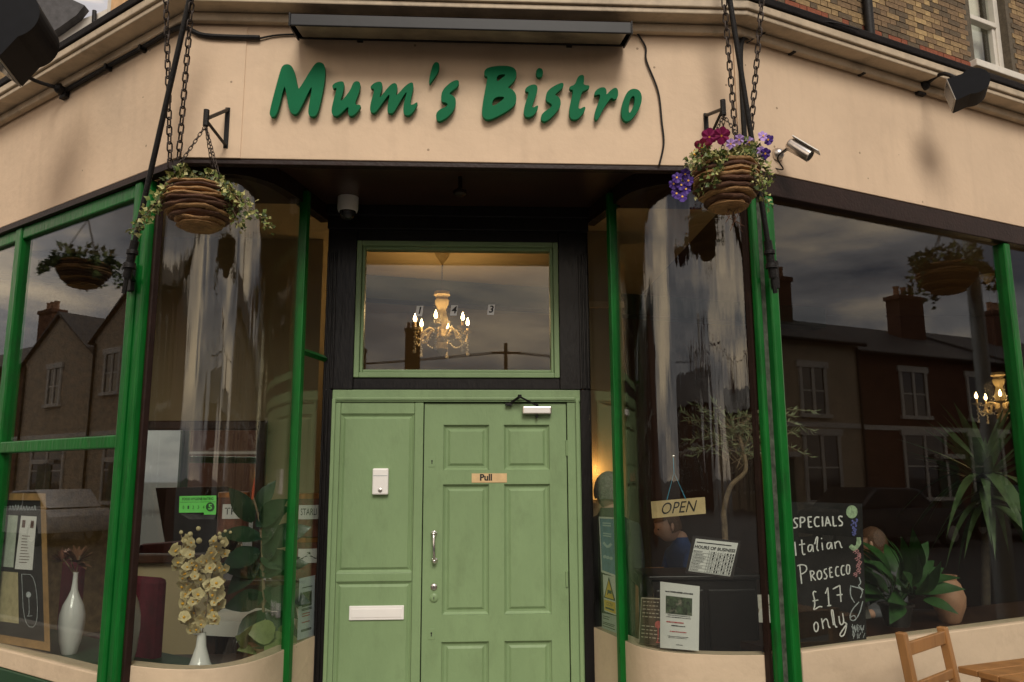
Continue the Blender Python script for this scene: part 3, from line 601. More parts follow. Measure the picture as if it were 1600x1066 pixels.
# ================================================================== THINGS ON THE FACADE
# ---- raised letters of the sign (outlines in fascia pixels, 5x)
LET = {
 'M': [[(110,470),(190,170),(210,120),(245,107),(280,120),(305,165),(325,270),(335,305),(352,285),(440,140),(470,100),(500,92),(530,105),(545,140),(540,250),(500,440),(480,500),(455,520),(420,515),(408,480),(425,380),(442,285),(425,300),(340,480),(310,505),(275,490),(255,440),(232,285),(220,290),(190,420),(165,500),(140,525),(112,515)]],
 'u': [[(595,275),(630,250),(685,240),(692,275),(680,340),(660,392),(672,395),(700,365),(740,310),(760,255),(785,240),(815,250),(818,290),(795,360),(775,410),(785,428),(815,425),(822,440),(800,475),(765,510),(735,515),(720,495),(727,445),(715,445),(680,480),(640,515),(605,512),(590,480),(600,420),(625,330),(635,290),(605,305)]],
 'm': [[(895,285),(925,255),(970,243),(990,260),(985,310),(963,372),(982,357),(1040,280),(1080,253),(1105,268),(1105,310),(1093,354),(1112,342),(1160,285),(1200,255),(1228,252),(1232,290),(1215,360),(1205,420),(1220,430),(1262,402),(1262,425),(1235,475),(1200,510),(1165,508),(1150,480),(1158,400),(1182,326),(1165,335),(1110,430),(1075,490),(1045,495),(1025,480),(1035,400),(1048,345),(1030,355),(970,440),(935,488),(905,490),(890,465),(900,400),(925,320),(920,300),(900,300)]],
 'apostrophe': [[(1350,255),(1365,170),(1385,105),(1410,90),(1435,105),(1430,155),(1405,200),(1375,240),(1360,265)]],
 's': [[(1445,385),(1450,330),(1480,285),(1530,245),(1575,230),(1590,250),(1575,285),(1530,320),(1508,340),(1535,350),(1560,375),(1562,420),(1545,470),(1500,520),(1450,552),(1420,555),(1405,520),(1412,485),(1440,460),(1490,440),(1500,420),(1480,408),(1455,405)]],
 'B': [[(180,180),(190,150),(230,130),(310,120),(385,125),(425,145),(438,185),(425,230),(395,265),(362,292),(400,305),(430,340),(435,390),(420,430),(370,470),(290,515),(220,545),(185,535),(163,500),(170,420),(190,310),(205,230),(208,205),(190,205)], [(280,193),(358,187),(325,215),(280,252)], [(256,366),(348,361),(320,395),(238,447)]],
 'i': [[(500,300),(540,272),(580,265),(600,285),(595,330),(565,410),(555,440),(565,450),(600,428),(605,445),(585,490),(550,520),(510,525),(490,500),(495,440),(525,350),(530,325),(505,325)]],
 'i_dot': [[(587,160),(605,138),(635,145),(643,175),(635,205),(605,215),(587,195)]],
 's2': [[(662,375),(668,330),(700,295),(760,262),(798,252),(803,275),(790,300),(745,335),(733,350),(765,365),(780,395),(778,440),(740,490),(690,540),(650,560),(625,545),(625,510),(650,480),(690,455),(715,430),(695,412),(668,400)]],
 't': [[(845,285),(890,270),(905,225),(925,195),(960,192),(962,230),(955,272),(1005,275),(1000,300),(960,318),(945,325),(925,400),(915,450),(930,460),(965,437),(975,455),(950,500),(910,540),(870,543),(848,520),(845,460),(865,370),(878,310),(850,308)]],
 'r': [[(1040,335),(1060,305),(1100,287),(1130,295),(1138,325),(1133,352),(1170,310),(1205,290),(1225,305),(1228,350),(1215,380),(1195,385),(1175,370),(1160,385),(1115,450),(1085,510),(1065,548),(1042,540),(1045,480),(1075,400),(1090,350),(1075,345),(1045,355)]],
 'o': [[(1255,440),(1270,380),(1300,320),(1345,297),(1390,310),(1412,350),(1410,410),(1380,480),(1330,545),(1285,562),(1258,530),(1250,490)], [(1310,440),(1320,380),(1345,352),(1358,375),(1350,430),(1320,490),(1310,485)]],
}
SG = thing('name_sign', 'raised green brush lettering of the bistro name on the cream fascia', 'sign', (0, 3.9, 3.4))
for k, loops in LET.items():
    off = 400 if k in ('M', 'u', 'm', 'apostrophe', 's') else 720
    def cv(lp): 
        r = []
        for x, y in chaikin(lp, 2):
            p = CF.px(off+x/5.0, 80+y/5.0, .03); r.append((p.x, p.z))
        return r
    q = MB().prism(cv(loops[0]), (0, 3.893, 0), (1, 0, 0), (0, 0, 1), (0, -1, 0), .024, holes=[cv(h) for h in loops[1:]])
    nm = {'M': 'letter_m_capital', 'apostrophe': 'apostrophe', 'B': 'letter_b_capital', 's2': 'letter_s', 'i_dot': 'letter_dot'}.get(k, 'letter_'+k)
    o = q.build(nm, SIGNGREEN, SG, bevel=.003)
    st = MB(); c = sum((Vector((x, 0, z)) for x, z in cv(loops[0])), Vector())/len(cv(loops[0]))
# ---- light trough over the sign
LT = thing('sign_light', 'long black trough light above the green bistro lettering', 'light', (-.05, 3.8, 3.8))
def trough(x0, x1, prof, nm, m, bev=.004): return MB().prism(prof, (x0, 0, 0), (0, 1, 0), (0, 0, 1), (1, 0, 0), x1-x0).build(nm, m, LT, bevel=bev)
xa, xb = -.895, .80
trough(xa, xb, [(3.672, 3.800), (3.684, 3.800), (3.684, 3.852), (3.88, 3.888), (3.88, 3.898), (3.672, 3.862)], 'hood', mat('grey_painted_metal', (.014, .014, .016), .45, spec=.3, var=.2, scale=10))
trough(xa, xb, [(3.868, 3.845), (3.882, 3.845), (3.882, 3.886), (3.868, 3.884)], 'back_rail', IRON)
trough(xa+.02, xb-.02, [(3.690, 3.806), (3.864, 3.848), (3.863, 3.854), (3.689, 3.812)], 'diffuser', mat('dirty_diffuser', (.22, .19, .14), .35, var=.5, scale=5, dirt=(.04, .035, .03), dirt_scale=3, dirt_amt=.8))
for x in (xa-.008, xb): trough(x, x+.008, [(3.668, 3.796), (3.886, 3.84), (3.886, 3.902), (3.668, 3.866)], 'end_cap', IRON, .001)
for x in (-.6, .5): MB().box(x, x+.03, 3.882, 3.912, 3.85, 3.89).build('mount', IRON, LT)

# ---- chains
def link_mesh(L, wd, r, m):
    pts = []; h = L/2-wd/2
    for a in range(0, 180, 30): pts.append((math.cos(RAD(a))*wd/2, 0, h+math.sin(RAD(a))*wd/2))
    for a in range(180, 360, 30): pts.append((math.cos(RAD(a))*wd/2, 0, -h+math.sin(RAD(a))*wd/2))
    pts.append(pts[0]); pts.append(pts[1]); q = MB().tube(pts, r, 5, caps=False); me = bpy.data.meshes.new('chain_link'); me.from_pydata([tuple(p) for p in q.v], [], q.f); me.shade_smooth(); me.materials.append(m); return me
LINK = link_mesh(.052, .026, .0042, CHAINM); SLINK = link_mesh(.026, .013, .0022, CHAINM)
def chain(parent, p0, p1, me, pitch, sag=0.0, nm='chain_link'):
    p0, p1 = Vector(p0), Vector(p1); n = max(2, round((p1-p0).length/pitch))
    for i in range(n):
        t = (i+.5)/n; d = (p1-p0).normalized(); p = p0.lerp(p1, t)+Vector((0, 0, -sag*4*t*(1-t)))
        x, y, z = rot_frame(d, up=(0, 1, 0.01)); rl = RAD(40) if i % 2 else RAD(-50)
        yy = y*math.cos(rl)+z*math.sin(rl); zz = z*math.cos(rl)-y*math.sin(rl); inst(nm, me, parent, frame_mat(p, yy, zz, x))
def big_chain(label, p0, p1):
    t = thing('awning_chain', label, 'chain', p1, 'iron chains hanging in front of the fascia'); chain(t, p0, p1, LINK, .041)
big_chain('rusty iron chain crossing behind the black pole above the ivy basket', at_y(258, -60, 3.66), at_y(266, 262, 3.86))
big_chain('rusty iron chain hanging between the black pole and the ivy basket bracket', at_y(304, -50, 3.60), at_y(279, 248, 3.84))
big_chain('rusty iron chain hanging between the pansy basket bracket and the black pole', at_y(1128, -40, 3.66), at_y(1152, 246, 3.80))
big_chain('rusty iron chain hanging beside the camera end of the cream fascia, right of the pole', at_y(1194, -40, 3.66), at_y(1170, 240, 3.82))
# ---- awning poles
def pole(label, hinge, top, F, s):
    t = thing('awning_pole', label, 'pole', hinge, 'black iron awning poles at the shop corners')
    d = (top-hinge).normalized()
    MB().tube([hinge, top], .0135, 10).build('bar', IRON, t, smooth=True)
    j = MB().tube([hinge-d*.03, hinge+d*.16], .021, 10).lathe(hinge+d*.03, [(.03, -.012), (.03, .012)], 12).lathe(hinge+d*.10, [(.028, -.01), (.028, .01)], 12).tube([hinge-d*.03, hinge-d*.09+Vector((0, 0, -.02))], .012, 8)
    j.build('hinge_joint', IRON, t, smooth=True)
    q = F.P(s, -.012, hinge.z); MB().tube([hinge, q], .014, 8).fbox(F, s-.02, s+.02, -.012, .012, hinge.z-.06, hinge.z+.09).build('wall_plate', IRON, t, bevel=.003)
pole('black iron awning pole rising past the ivy basket from the left corner post', LF.px(200, 425, .10), at_y(303, -30, 3.62), LF, .37)
pole('black iron awning pole rising past the pansy basket from the right corner post', RF.px(1207, 425, .08), at_y(1134, -40, 3.64), RF, .19)
# ---- brackets
def bracket(label, wx, z0, z1, tip):
    t = thing('hanging_bracket', label, 'bracket', (wx, 3.9, z0), 'wall brackets for hanging baskets')
    MB().box(wx-.012, wx+.012, 3.898, 3.908, z0, z1).build('back_bar', IRON, t, bevel=.002)
    MB().tube([(wx, 3.896, z1-.015), tip], .009, 6).build('arm', IRON, t, smooth=True)
    MB().tube([(wx, 3.896, z0+.015), Vector(tip)+Vector((0, .03, -.005))], .008, 6).build('brace', IRON, t, smooth=True)
    MB().tube([Vector(tip)+Vector((0, 0, .045)), Vector(tip)+Vector((0, 0, -.035))], .014, 8).build('hook_socket', IRON, t, smooth=True)
TL_, TR_ = at_y(322, 186, 3.62), at_y(1130, 170, 3.62)
bracket('black iron bracket on the fascia holding the ivy basket', -1.245, 3.25, 3.47, TL_)
bracket('black iron bracket on the fascia holding the pansy basket', 1.234, 3.31, 3.49, TR_)
# ---- baskets
def leaf_cloud(mb, pts, size, spread=1.0):
    for p, d in pts:
        for _ in range(1):
            L = size*rnd(.6, 1.25); x, y, z = rot_frame(Vector(d)+Vector((rnd(-1, 1), rnd(-1, 1), rnd(-1, 1)))*spread, roll=rnd(-2, 2)); w_ = L*.42
            mb.cur = random.choice((0, 0, 1, 1, 2)); p = Vector(p)
            mb.add([p, p+x*L*.35+y*w_, p+x*L*.55+y*w_*.45+z*.002, p+x*L, p+x*L*.55-y*w_*.45+z*.002, p+x*L*.35-y*w_], [(0, 1, 2), (0, 2, 4), (2, 3, 4), (0, 4, 5)])
def trail(p0, pts, n, jit, size, mb, dens=3):
    path = spline([p0]+pts, 10); L = len(path)
    out = []
    for i, p in enumerate(path):
        for _ in range(dens): out.append((p+Vector((rnd(-jit, jit), rnd(-jit, jit), rnd(-jit, jit))), Vector((rnd(-1, 1), rnd(-1, .3), rnd(-.6, .5)))))
    leaf_cloud(mb, out, size)
    return path
def basket(label, c, R, H, tip, mats=(WICKER, WICKERD), nco=8):
    t = thing('hanging_basket', label, 'basket', (c[0], c[1], c[2]-H), 'wicker baskets hanging from the fascia brackets')
    c = Vector(c)
    nb = nco+3; prof = lambda f: R*(1.0-.06*(1-f) if f < .3 else math.cos((f-.3)/.7*math.pi*.36)**1.05)
    for i in range(nb):
        f0, f1 = i/nb, (i+1)/nb; g = .10/nb; q = MB(); n = 56; vs = []; ph = rnd(0, 6); sec = [(f0+g, .0), (f0+.3/nb, .006), (f0+.55/nb, .0085), (f1-.25/nb, .005), (f1-g, -.002), (f1-g, -.02), (f0+g, -.02)]
        for a in range(n):
            an = 2*math.pi*a/n; wob = .0035*math.sin(3*an+ph)+.003*math.sin(8*an+2*ph)+rnd(-.002, .002); dz = .004*math.sin(2*an+ph)+.003*math.sin(5*an-ph)+rnd(-.0015, .0015)
            vs += [c+Vector((math.cos(an)*(prof(ff)+e+wob), math.sin(an)*(prof(ff)+e+wob), -H*ff+dz)) for ff, e in sec]
        m6 = len(sec); fs = [(a*m6+j, a*m6+(j+1) % m6, ((a+1) % n)*m6+(j+1) % m6, ((a+1) % n)*m6+j) for a in range(n) for j in range(m6)]
        q.add(vs, fs).build('wicker_coil', mats[1] if i % 3 == 1 or i == 5 else mats[0], t, smooth=True, angle=70)
    MB().lathe(c, [(prof(k/8)-.012, -H*k/8) for k in range(9)], 32).build('liner', WICKERD, t, smooth=True)
    MB().lathe(c+Vector((0, 0, -H)), [(R*.2, -.008), (R*.42, -.004), (R*.6, .012), (R*.5, .03)], 18, jitter=.05).build('wicker_base', mats[0], t, smooth=True)
    MB().lathe(c+Vector((0, 0, -H+.03)), [(R*.45, 0), (R*.85, H*.6), (R*.93, H-.035), (R*.5, H-.015)], 24).build('soil', SOIL, t, smooth=True)
    hook = Vector(tip)+Vector((0, 0, -.035))
    for k, a in enumerate((200, 320, 80)):
        q = c+Vector((math.cos(RAD(a))*R*.92, math.sin(RAD(a))*R*.92, .0)); chain(t, hook, q, SLINK, .021)
    return t
CL = at_y(317, 297, 3.62); CL.x = TL_.x+.0
b1 = basket('shallow wicker basket trailing pale ivy from the left fascia bracket', CL, .168, .19, TL_, nco=7)
fo = MB(); st = MB()
for (dxp, dz_, n_) in ((-60, 10, 0), (-95, 55, 0), (-70, 30, 0), (75, 40, 0), (105, 60, 0), (60, 60, 0), (-40, -12, 0), (35, 5, 0), (-110, 70, 0)):
    e_ = at_y(317+dxp, 297+dz_, 3.6-rnd(0, .12)); mid = CL.lerp(e_, .6)+Vector((0, -.04, .06))
    pth = trail(CL+Vector((rnd(-.1, .1), rnd(-.1, .05), .0)), [mid, e_], 12, .024, .028, fo, 5); st.tube(pth[::3], .002, 4)
for _ in range(110):
    a = rnd(0, 6.28); r = .16*math.sqrt(random.random()); fo_ = CL+Vector((math.cos(a)*r, math.sin(a)*r, rnd(-.01, .035))); leaf_cloud(fo, [(fo_, Vector((math.cos(a), math.sin(a), .5)))], .026)
f_ = fo.build('foliage', [IVY, IVYP, IVYD], b1); f_['kind'] = 'stuff'; st.build('stems', BARK, b1)
CR = at_y(1140, 262, 3.62); CR.x = TR_.x-.0
b2 = basket('deep wicker basket of magenta, lilac and violet pansies under the right bracket', CR, .160, .215, TR_, nco=6)
fo = MB(); st = MB()
for (ux, vy) in ((1195, 300), (1190, 260), (1065, 285), (1075, 255), (1095, 300), (1110, 290), (1205, 285), (1120, 265), (1160, 250), (1185, 235), (1080, 250), (1198, 320)):
    e_ = at_y(ux, vy, 3.6-rnd(.02, .16)); mid = CR.lerp(e_, .6)+Vector((0, -.05, .05))
    pth = trail(CR+Vector((rnd(-.09, .09), rnd(-.1, .05), .01)), [mid, e_], 10, .02, .026, fo, 4); st.tube(pth[::3], .002, 4)
for _ in range(330):
    a = rnd(0, 6.28); r = .175*math.sqrt(random.random()); p = CR+Vector((math.cos(a)*r, math.sin(a)*r, rnd(-.01, .075)*(1.2-r/.16))); leaf_cloud(fo, [(p, Vector((math.cos(a), math.sin(a), .6)))], .027)
f_ = fo.build('foliage', [IVY, IVYP, IVYD], b2); f_['kind'] = 'stuff'; st.build('stems', BARK, b2)
# roots hanging under the right basket
rt_ = MB()
for k in range(7):
    p = CR+Vector((rnd(-.04, .04), rnd(-.05, .02), -.205)); rt_.tube(spline([p, p+Vector((rnd(-.05, .05), 0, -.05)), p+Vector((rnd(-.09, .09), rnd(-.03, .03), -rnd(.08, .13)))], 5), .0018, 4)
rt_.build('hanging_roots', WICKERD, b2)
def pansy_mesh(m, r=.03):
    q = MB()
    for a, L, w_ in ((90, 1.0, 1.0), (35, 1.0, 1.0), (145, 1.0, 1.0), (-30, .9, .9), (210, .9, .9), (-90, 1.0, 1.25)):
        c, s_ = math.cos(RAD(a)), math.sin(RAD(a)); n = 6; vs = [(0, 0, 0)]
        for i in range(n+1):
            t = -1+2*i/n; rr = r*L*(1-.28*t*t); off = t*.62*w_; aa = RAD(a)+off; vs.append((math.cos(aa)*rr, math.sin(aa)*rr, .006*(1-abs(t))-.004+.002*math.sin(9*t)))
        q.add(vs, [(0, i+1, i+2) for i in range(n)])
    q.cur = 1; q.add([(.005*math.cos(RAD(60*i)), .005*math.sin(RAD(60*i)), .006) for i in range(6)], [tuple(range(6))])
    me = bpy.data.meshes.new('pansy_flower'); me.from_pydata([tuple(p) for p in q.v], [], q.f); me.materials.append(m); me.materials.append(PANSYY)
    for p, i in zip(me.polygons, q.mi): p.material_index = i
    return me
PM = {k: pansy_mesh(m, r) for k, m, r in (('m', PANSYM, .043), ('r', PANSYR, .043), ('l', PANSYL, .026), ('v', PANSYV, .027), ('y', PANSYY, .02))}
for u, v, k in ((1108, 214, 'm'), (1128, 212, 'm'), (1097, 231, 'r'), (1089, 239, 'y'), (1142, 225, 'l'), (1155, 218, 'l'), (1192, 213, 'l'), (1189, 237, 'l'), (1201, 219, 'v'), (1170, 222, 'l'),
                (1058, 278, 'v'), (1071, 272, 'v'), (1064, 290, 'v'), (1053, 288, 'v'), (1072, 296, 'v'), (1057, 303, 'v'), (1066, 308, 'v'), (1076, 283, 'v'), (1196, 240, 'v')):
    p = at_y(u, v, 3.50+rnd(-.02, .02)); d = (CAM-p).normalized(); x, y, z = rot_frame(Vector((1, 0, 0))-d*d.x, up=(0, 0, 1))
    zz = (d+Vector((rnd(-.4, .4), 0, rnd(-.2, .5)))).normalized(); xx = Vector((1, 0, 0)).cross(zz).cross(zz).normalized()*-1; yy = zz.cross(xx)
    o = inst('pansy_flower', PM[k], b2, frame_mat(p, xx, yy, zz))
    
# ---- floodlights
def flood(label, F, s, z, out, aim, size, pix):
    root = F.P(s, .02, z); t = thing('floodlight', label, 'floodlight', root, 'black floodlights on arms over the fascia')
    hd = F.px(*pix, out)
    MB().fbox(F, s-.035, s+.035, 0.001, .03, z-.05, z+.04).lathe(F.P(s, .03, z), [(.035, 0), (.03, .03), (.016, .045)], 14, axis=F.n).build('wall_mount', IRON, t, bevel=.003)
    MB().tube(spline([F.P(s, .05, z), F.P(s, out*.5, z+.012), hd], 6), .012, 8).build('arm', IRON, t, smooth=True)
    aim = Vector(aim).normalized(); side = aim.cross(Vector((0, 0, 1))).normalized(); upv = side.cross(aim)
    S = size; prof = [(S*.75, -S*.55), (S*.75, S*.55)]+[(-S*.15+math.cos(RAD(a))*S*.62, math.sin(RAD(a))*S*.58) for a in range(60, 301, 10)]
    c = hd+aim*S*.1
    hs = mat('flood_black', (.005, .0055, .008), .6, spec=.12, var=.2, scale=20)
    MB().prism(prof, c-side*S*.7, aim, upv, side, S*1.4).build('housing', hs, t, bevel=.006)
    MB().prism([(S*.752, -S*.53), (S*.79, -S*.53), (S*.79, S*.53), (S*.752, S*.53)], c-side*S*.72, aim, upv, side, S*1.44).build('bezel', mat('flood_grey', (.3, .28, .25), .5), t, bevel=.004)
    MB().prism([(S*.79, -S*.45), (S*.80, -S*.45), (S*.80, S*.45), (S*.79, S*.45)], c-side*S*.6, aim, upv, side, S*1.2).build('lens', mat('flood_lens', (.12, .13, .14), .1, var=0), t)
    MB().prism([(-S*.1, S*.58), (S*.2, S*.55), (S*.2, S*.72), (-S*.1, S*.72)], c-side*S*.2, aim, upv, side, S*.4).tube([hd, c+upv*S*.6], .012, 6).build('yoke', IRON, t, bevel=.003)
flood('black barrel floodlight on an arm below the brick upper wall', RF, 1.47, 3.965, .36, (-.84, .42, -.24), .13, (1517, 138))
flood('large black floodlight on an arm at the far end of the left fascia', LF, 1.25, 3.925, .50, (-.55, -.1, -.75), .23, (30, 48))
# ---- bullet camera on the right fascia
cb = RF.px(1214, 242, .0); c1 = RF.px(1247, 233, .16)
t = thing('security_camera', 'small silver bullet camera on the right cream fascia', 'camera', cb)
MB().lathe(cb, [(.036, 0), (.036, .012), (.026, .03), (.012, .04)], 16, axis=RF.n).build('mount', STEEL, t, smooth=True)
ax = Vector((.58, -.36, -.62)).normalized()
MB().tube([cb+RF.n*.035, cb+RF.n*.07+Vector((.01, 0, .01)), c1-ax*.02], .010, 8).build('neck', STEEL, t, smooth=True)
MB().lathe(c1, [(.028, -.06), (.033, -.05), (.033, .075), (.030, .078)], 18, axis=ax).build('barrel', STEEL, t, smooth=True)
sd = ax.cross(Vector((0, 0, 1))).normalized(); uu = sd.cross(ax)
MB().obox(c1-ax*.06-sd*.034+uu*.034, ax*.165, sd*.068, uu*.006).build('sun_shield', WHITEPL, t, bevel=.002)
MB().lathe(c1, [(.024, .0785), (.024, .080)], 16, axis=ax).build('lens', BLACKM, t)
MB().tube(spline([c1-ax*.05-uu*.02, c1-ax*.06-uu*.09, cb+Vector((.02, -.02, -.09)), cb+Vector((-.04, 0, -.07))], 6), .004, 6).build('cable', IRON, t, smooth=True)
# ---- dome camera under the soffit
p = at_y(543, 340, 4.66)
t = thing('dome_camera', 'white dome camera under the dark soffit beside the transom', 'camera', (p.x, p.y, SOF-.13))
MB().lathe((p.x, p.y, SOF), [(.062, -.001), (.062, -.075), (.056, -.09)], 24).build('housing', WHITEPL, t, smooth=True)
MB().lathe((p.x, p.y, SOF-.09), [(.05, 0), (.048, -.022), (.036, -.042), (.015, -.052)], 20).build('dome', mat('smoked_dome', (.02, .018, .018), .12, var=0), t, smooth=True)
# ---- lantern/heater rod under soffit
p = at_y(719, 300, 4.3)
t = thing('soffit_lamp', 'small dark pendant lamp under the porch soffit', 'lamp', (p.x, 4.3, SOF-.11))
MB().tube([(p.x, 4.3, SOF-.001), (p.x, 4.3, SOF-.07)], .012, 10).build('stem', MAROON, t, smooth=True)
MB().lathe((p.x, 4.3, SOF-.07), [(.02, 0), (.038, -.012), (.038, -.03), (.025, -.04)], 16).build('shade', MAROON, t, smooth=True)

# ---- number stickers on the transom light
for dg, u, v in (('1', 655, 486), ('4', 709, 485), ('3', 767, 484)):
    p = at_y(u, v, 4.878); t = thing('number_sticker', {'1': 'white sticker with black digit one on the transom glass', '4': 'white sticker with black digit four on the transom glass', '3': 'white sticker with black digit three on the transom glass'}[dg], 'sticker', p, 'house number stickers on the transom')
    MB().prism([(-.024, -.033), (.018, -.033), (.026, .033), (-.016, .033)], (p.x, 4.8815, p.z), (1, 0, 0), (0, 0, 1), (0, -1, 0), .001).build('backing', mat('sticker_white', (.9, .9, .88), .6, var=0), t)
    put_text(MB(), dg, Vector((p.x, 4.8803, p.z+.001)), (1, 0, 0), (0, 0, 1), (0, -1, 0), .062, shear=.2, bold=.0012).build('digit', BLACKM, t)
# ---- outdoor chair and table
WOODC = PINE
ta, tb = at_y(1408, 990, 3.72), at_y(1472, 981, 4.0)
ch = thing('wooden_chair', 'pine slat-back chair outside below the specials board', 'chair', ((ta.x+tb.x)/2+.15, (ta.y+tb.y)/2, 0))
wdir = Vector((tb.x-ta.x, tb.y-ta.y, 0)); wn = wdir.normalized(); fwd = Vector((wn.y, -wn.x, 0))
if fwd.x < 0: fwd = -fwd
def post(p, top): 
    q = MB(); pts = [Vector((p.x, p.y, 0))+fwd*.05, Vector((p.x, p.y, .45))+fwd*.06, Vector((p.x, p.y, top))]; sec = .021
    vs = []; 
    for r in pts: vs += [r-wn*sec-fwd*sec, r+wn*sec-fwd*sec, r+wn*sec+fwd*sec, r-wn*sec+fwd*sec]
    fs = [(i*4+j, i*4+(j+1) % 4, (i+1)*4+(j+1) % 4, (i+1)*4+j) for i in range(2) for j in range(4)]+[(3, 2, 1, 0), (8, 9, 10, 11)]
    return q.add(vs, fs).build('back_post', WOODC, ch, bevel=.005)
post(ta, ta.z+.005); post(tb, tb.z+.005)
zt = (ta.z+tb.z)/2
for z, h in ((zt-.085, .06), (zt-.24, .045), (zt-.36, .045)):
    k = 1-(z-.45)/(zt-.45); o0 = Vector((ta.x, ta.y, z))+wn*.02+fwd*(.06*k); MB().obox(o0-fwd*.009, wn*(wdir.length-.04), fwd*.018, (0, 0, h)).build('back_rail', WOODC, ch, bevel=.004)
MB().obox(Vector((ta.x, ta.y, .43))+fwd*.03-wn*.01, wn*(wdir.length+.02), fwd*.4, (0, 0, .025)).build('seat', WOODC, ch, bevel=.006)
for p in (ta, tb):
    MB().obox(Vector((p.x, p.y, 0))+fwd*.38-wn*.02, wn*.04, fwd*.04, (0, 0, .429)).build('leg', WOODC, ch, bevel=.004)
    MB().obox(Vector((p.x, p.y, .2))+fwd*.075-wn*.01, wn*.02, fwd*.3, (0, 0, .035)).build('stretcher', WOODC, ch, bevel=.003)
q0, q1 = at_z(1496, 1041, .75), at_z(1600, 1028, .75)
td = (q1-q0).normalized(); tn = Vector((td.y, -td.x, 0))
tb_ = thing('wooden_table', 'pine cafe table outside beside the slat-back chair', 'table', q0+td*.35+tn*.35-Vector((0, 0, .75)))
for i in range(7): MB().obox(q0+tn*(i*.1)-Vector((0, 0, .028)), td*.75, tn*.097, (0, 0, .028)).build('plank', WOODC, tb_, bevel=.004)
for a_, b_ in ((.06, .06), (.65, .06), (.06, .6), (.65, .6)): MB().obox(Vector((q0.x, q0.y, 0))+td*a_+tn*b_, td*.045, tn*.045, (0, 0, .72)).build('leg', WOODC, tb_, bevel=.004)
MB().obox(Vector((q0.x, q0.y, .64))+td*.105+tn*.07, td*.54, tn*.02, (0, 0, .08)).obox(Vector((q0.x, q0.y, .64))+td*.105+tn*.62, td*.54, tn*.02, (0, 0, .08)).build('apron', WOODC, tb_)

# ================================================================== IN THE WINDOWS
def cross_plan(u, v, plan, dep):
    r = ray(u, v); best = None
    for i in range(len(plan)-1):
        a, b = plan[i], plan[i+1]; ex, ey = b[0]-a[0], b[1]-a[1]; den = r.x*ey-r.y*ex
        if abs(den) < 1e-9: continue
        t = ((a[0]-CAM.x)*ey-(a[1]-CAM.y)*ex)/den; k = ((a[0]-CAM.x)*r.y-(a[1]-CAM.y)*r.x)/den
        lo = -30.0 if i == 0 else -1e-6; hi = 31.0 if i == len(plan)-2 else 1+1e-6
        if t > 0 and lo <= k <= hi and (best is None or t < best[0]): best = (t, Vector((-ey, ex, 0)).normalized())
    return CAM+r*best[0]+best[1]*dep
S_LC = lambda u, v, d=.01: cross_plan(u, v, Lcur, .006+d)
S_RC = lambda u, v, d=.01: cross_plan(u, v, Rcur, .006+d)
S_LR = lambda u, v, d=.01: cross_plan(u, v, Lret, .006+d)
S_RR = lambda u, v, d=.01: cross_plan(u, v, Rret, .006+d)
S_LF = lambda u, v, d=.01: LF.px(u, v, -.058-d)
S_RF = lambda u, v, d=.01: RF.px(u, v, -.060-d)
def bil(q, x, y):                              # quad TL,TR,BR,BL in pixels; x right, y up
    t = [(q[0][i]*(1-x)+q[1][i]*x)*y+(q[3][i]*(1-x)+q[2][i]*x)*(1-y) for i in (0, 1)]; return t[0], t[1]
def sheet_on(q, S, dep, nm, m, parent, n=10, th=.0016):
    top = [S(*bil(q, i/n, 1), dep) for i in range(n+1)]; bot = [S(*bil(q, i/n, 0), dep) for i in range(n+1)]
    top2 = [S(*bil(q, i/n, 1), dep+th) for i in range(n+1)]; bot2 = [S(*bil(q, i/n, 0), dep+th) for i in range(n+1)]
    k = n+1; vs = top+bot+top2+bot2; fs = []
    for i in range(n): fs += [(i, k+i, k+i+1, i+1), (2*k+i, 2*k+i+1, 3*k+i+1, 3*k+i), (i, i+1, 2*k+i+1, 2*k+i), (k+i, 3*k+i, 3*k+i+1, k+i+1)]
    fs += [(0, 2*k, 3*k, k), (k-1, 2*k-1, 4*k-1, 3*k-1)]
    return MB().add(vs, fs).build(nm, m, parent)
def ink_rect(mb, q, S, dep, x0, x1, y0, y1, n=3):
    top = [S(*bil(q, x0+(x1-x0)*i/n, y1), dep) for i in range(n+1)]; bot = [S(*bil(q, x0+(x1-x0)*i/n, y0), dep) for i in range(n+1)]; k = n+1
    return mb.add(top+bot, [(i, k+i, k+i+1, i+1) for i in range(n)])
def ink_text(mb, q, S, dep, body, x0, x1, y0, y1, **kw):    # text stretched into a box of the quad
    vs, fs = text_geo(body, 1.0, **kw); xs = [v[0] for v in vs]; ys = [v[1] for v in vs]; a, b, c, d = min(xs), max(xs), min(ys), max(ys)
    return mb.add([S(*bil(q, x0+(x1-x0)*(x-a)/(b-a), y0+(y1-y0)*(y-c)/(d-c)), dep) for x, y in vs], fs)
def ink_stroke(mb, pts, S, dep, hw, closed=False):
    pts = chaikin(pts, 2, closed); n = len(pts); vs = []
    for i, p in enumerate(pts):
        a, b = pts[max(0, i-1)], pts[min(n-1, i+1)]; dx_, dy_ = b[0]-a[0], b[1]-a[1]; L = math.hypot(dx_, dy_) or 1; w_ = hw*rnd(.8, 1.15)
        vs += [S(p[0]-dy_/L*w_, p[1]+dx_/L*w_, dep), S(p[0]+dy_/L*w_, p[1]-dx_/L*w_, dep)]
    return mb.add(vs, [(2*i, 2*i+1, 2*i+3, 2*i+2) for i in range(n-1)])
def ink_blob(mb, c, r, S, dep, n=10, sq=1.0): return mb.add([S(c[0]+math.cos(2*math.pi*i/n)*r, c[1]+math.sin(2*math.pi*i/n)*r*sq, dep) for i in range(n)], [tuple(range(n))])
def quad(u0, v0, u1, v1): return [(u0, v0), (u1, v0), (u1, v1), (u0, v1)]

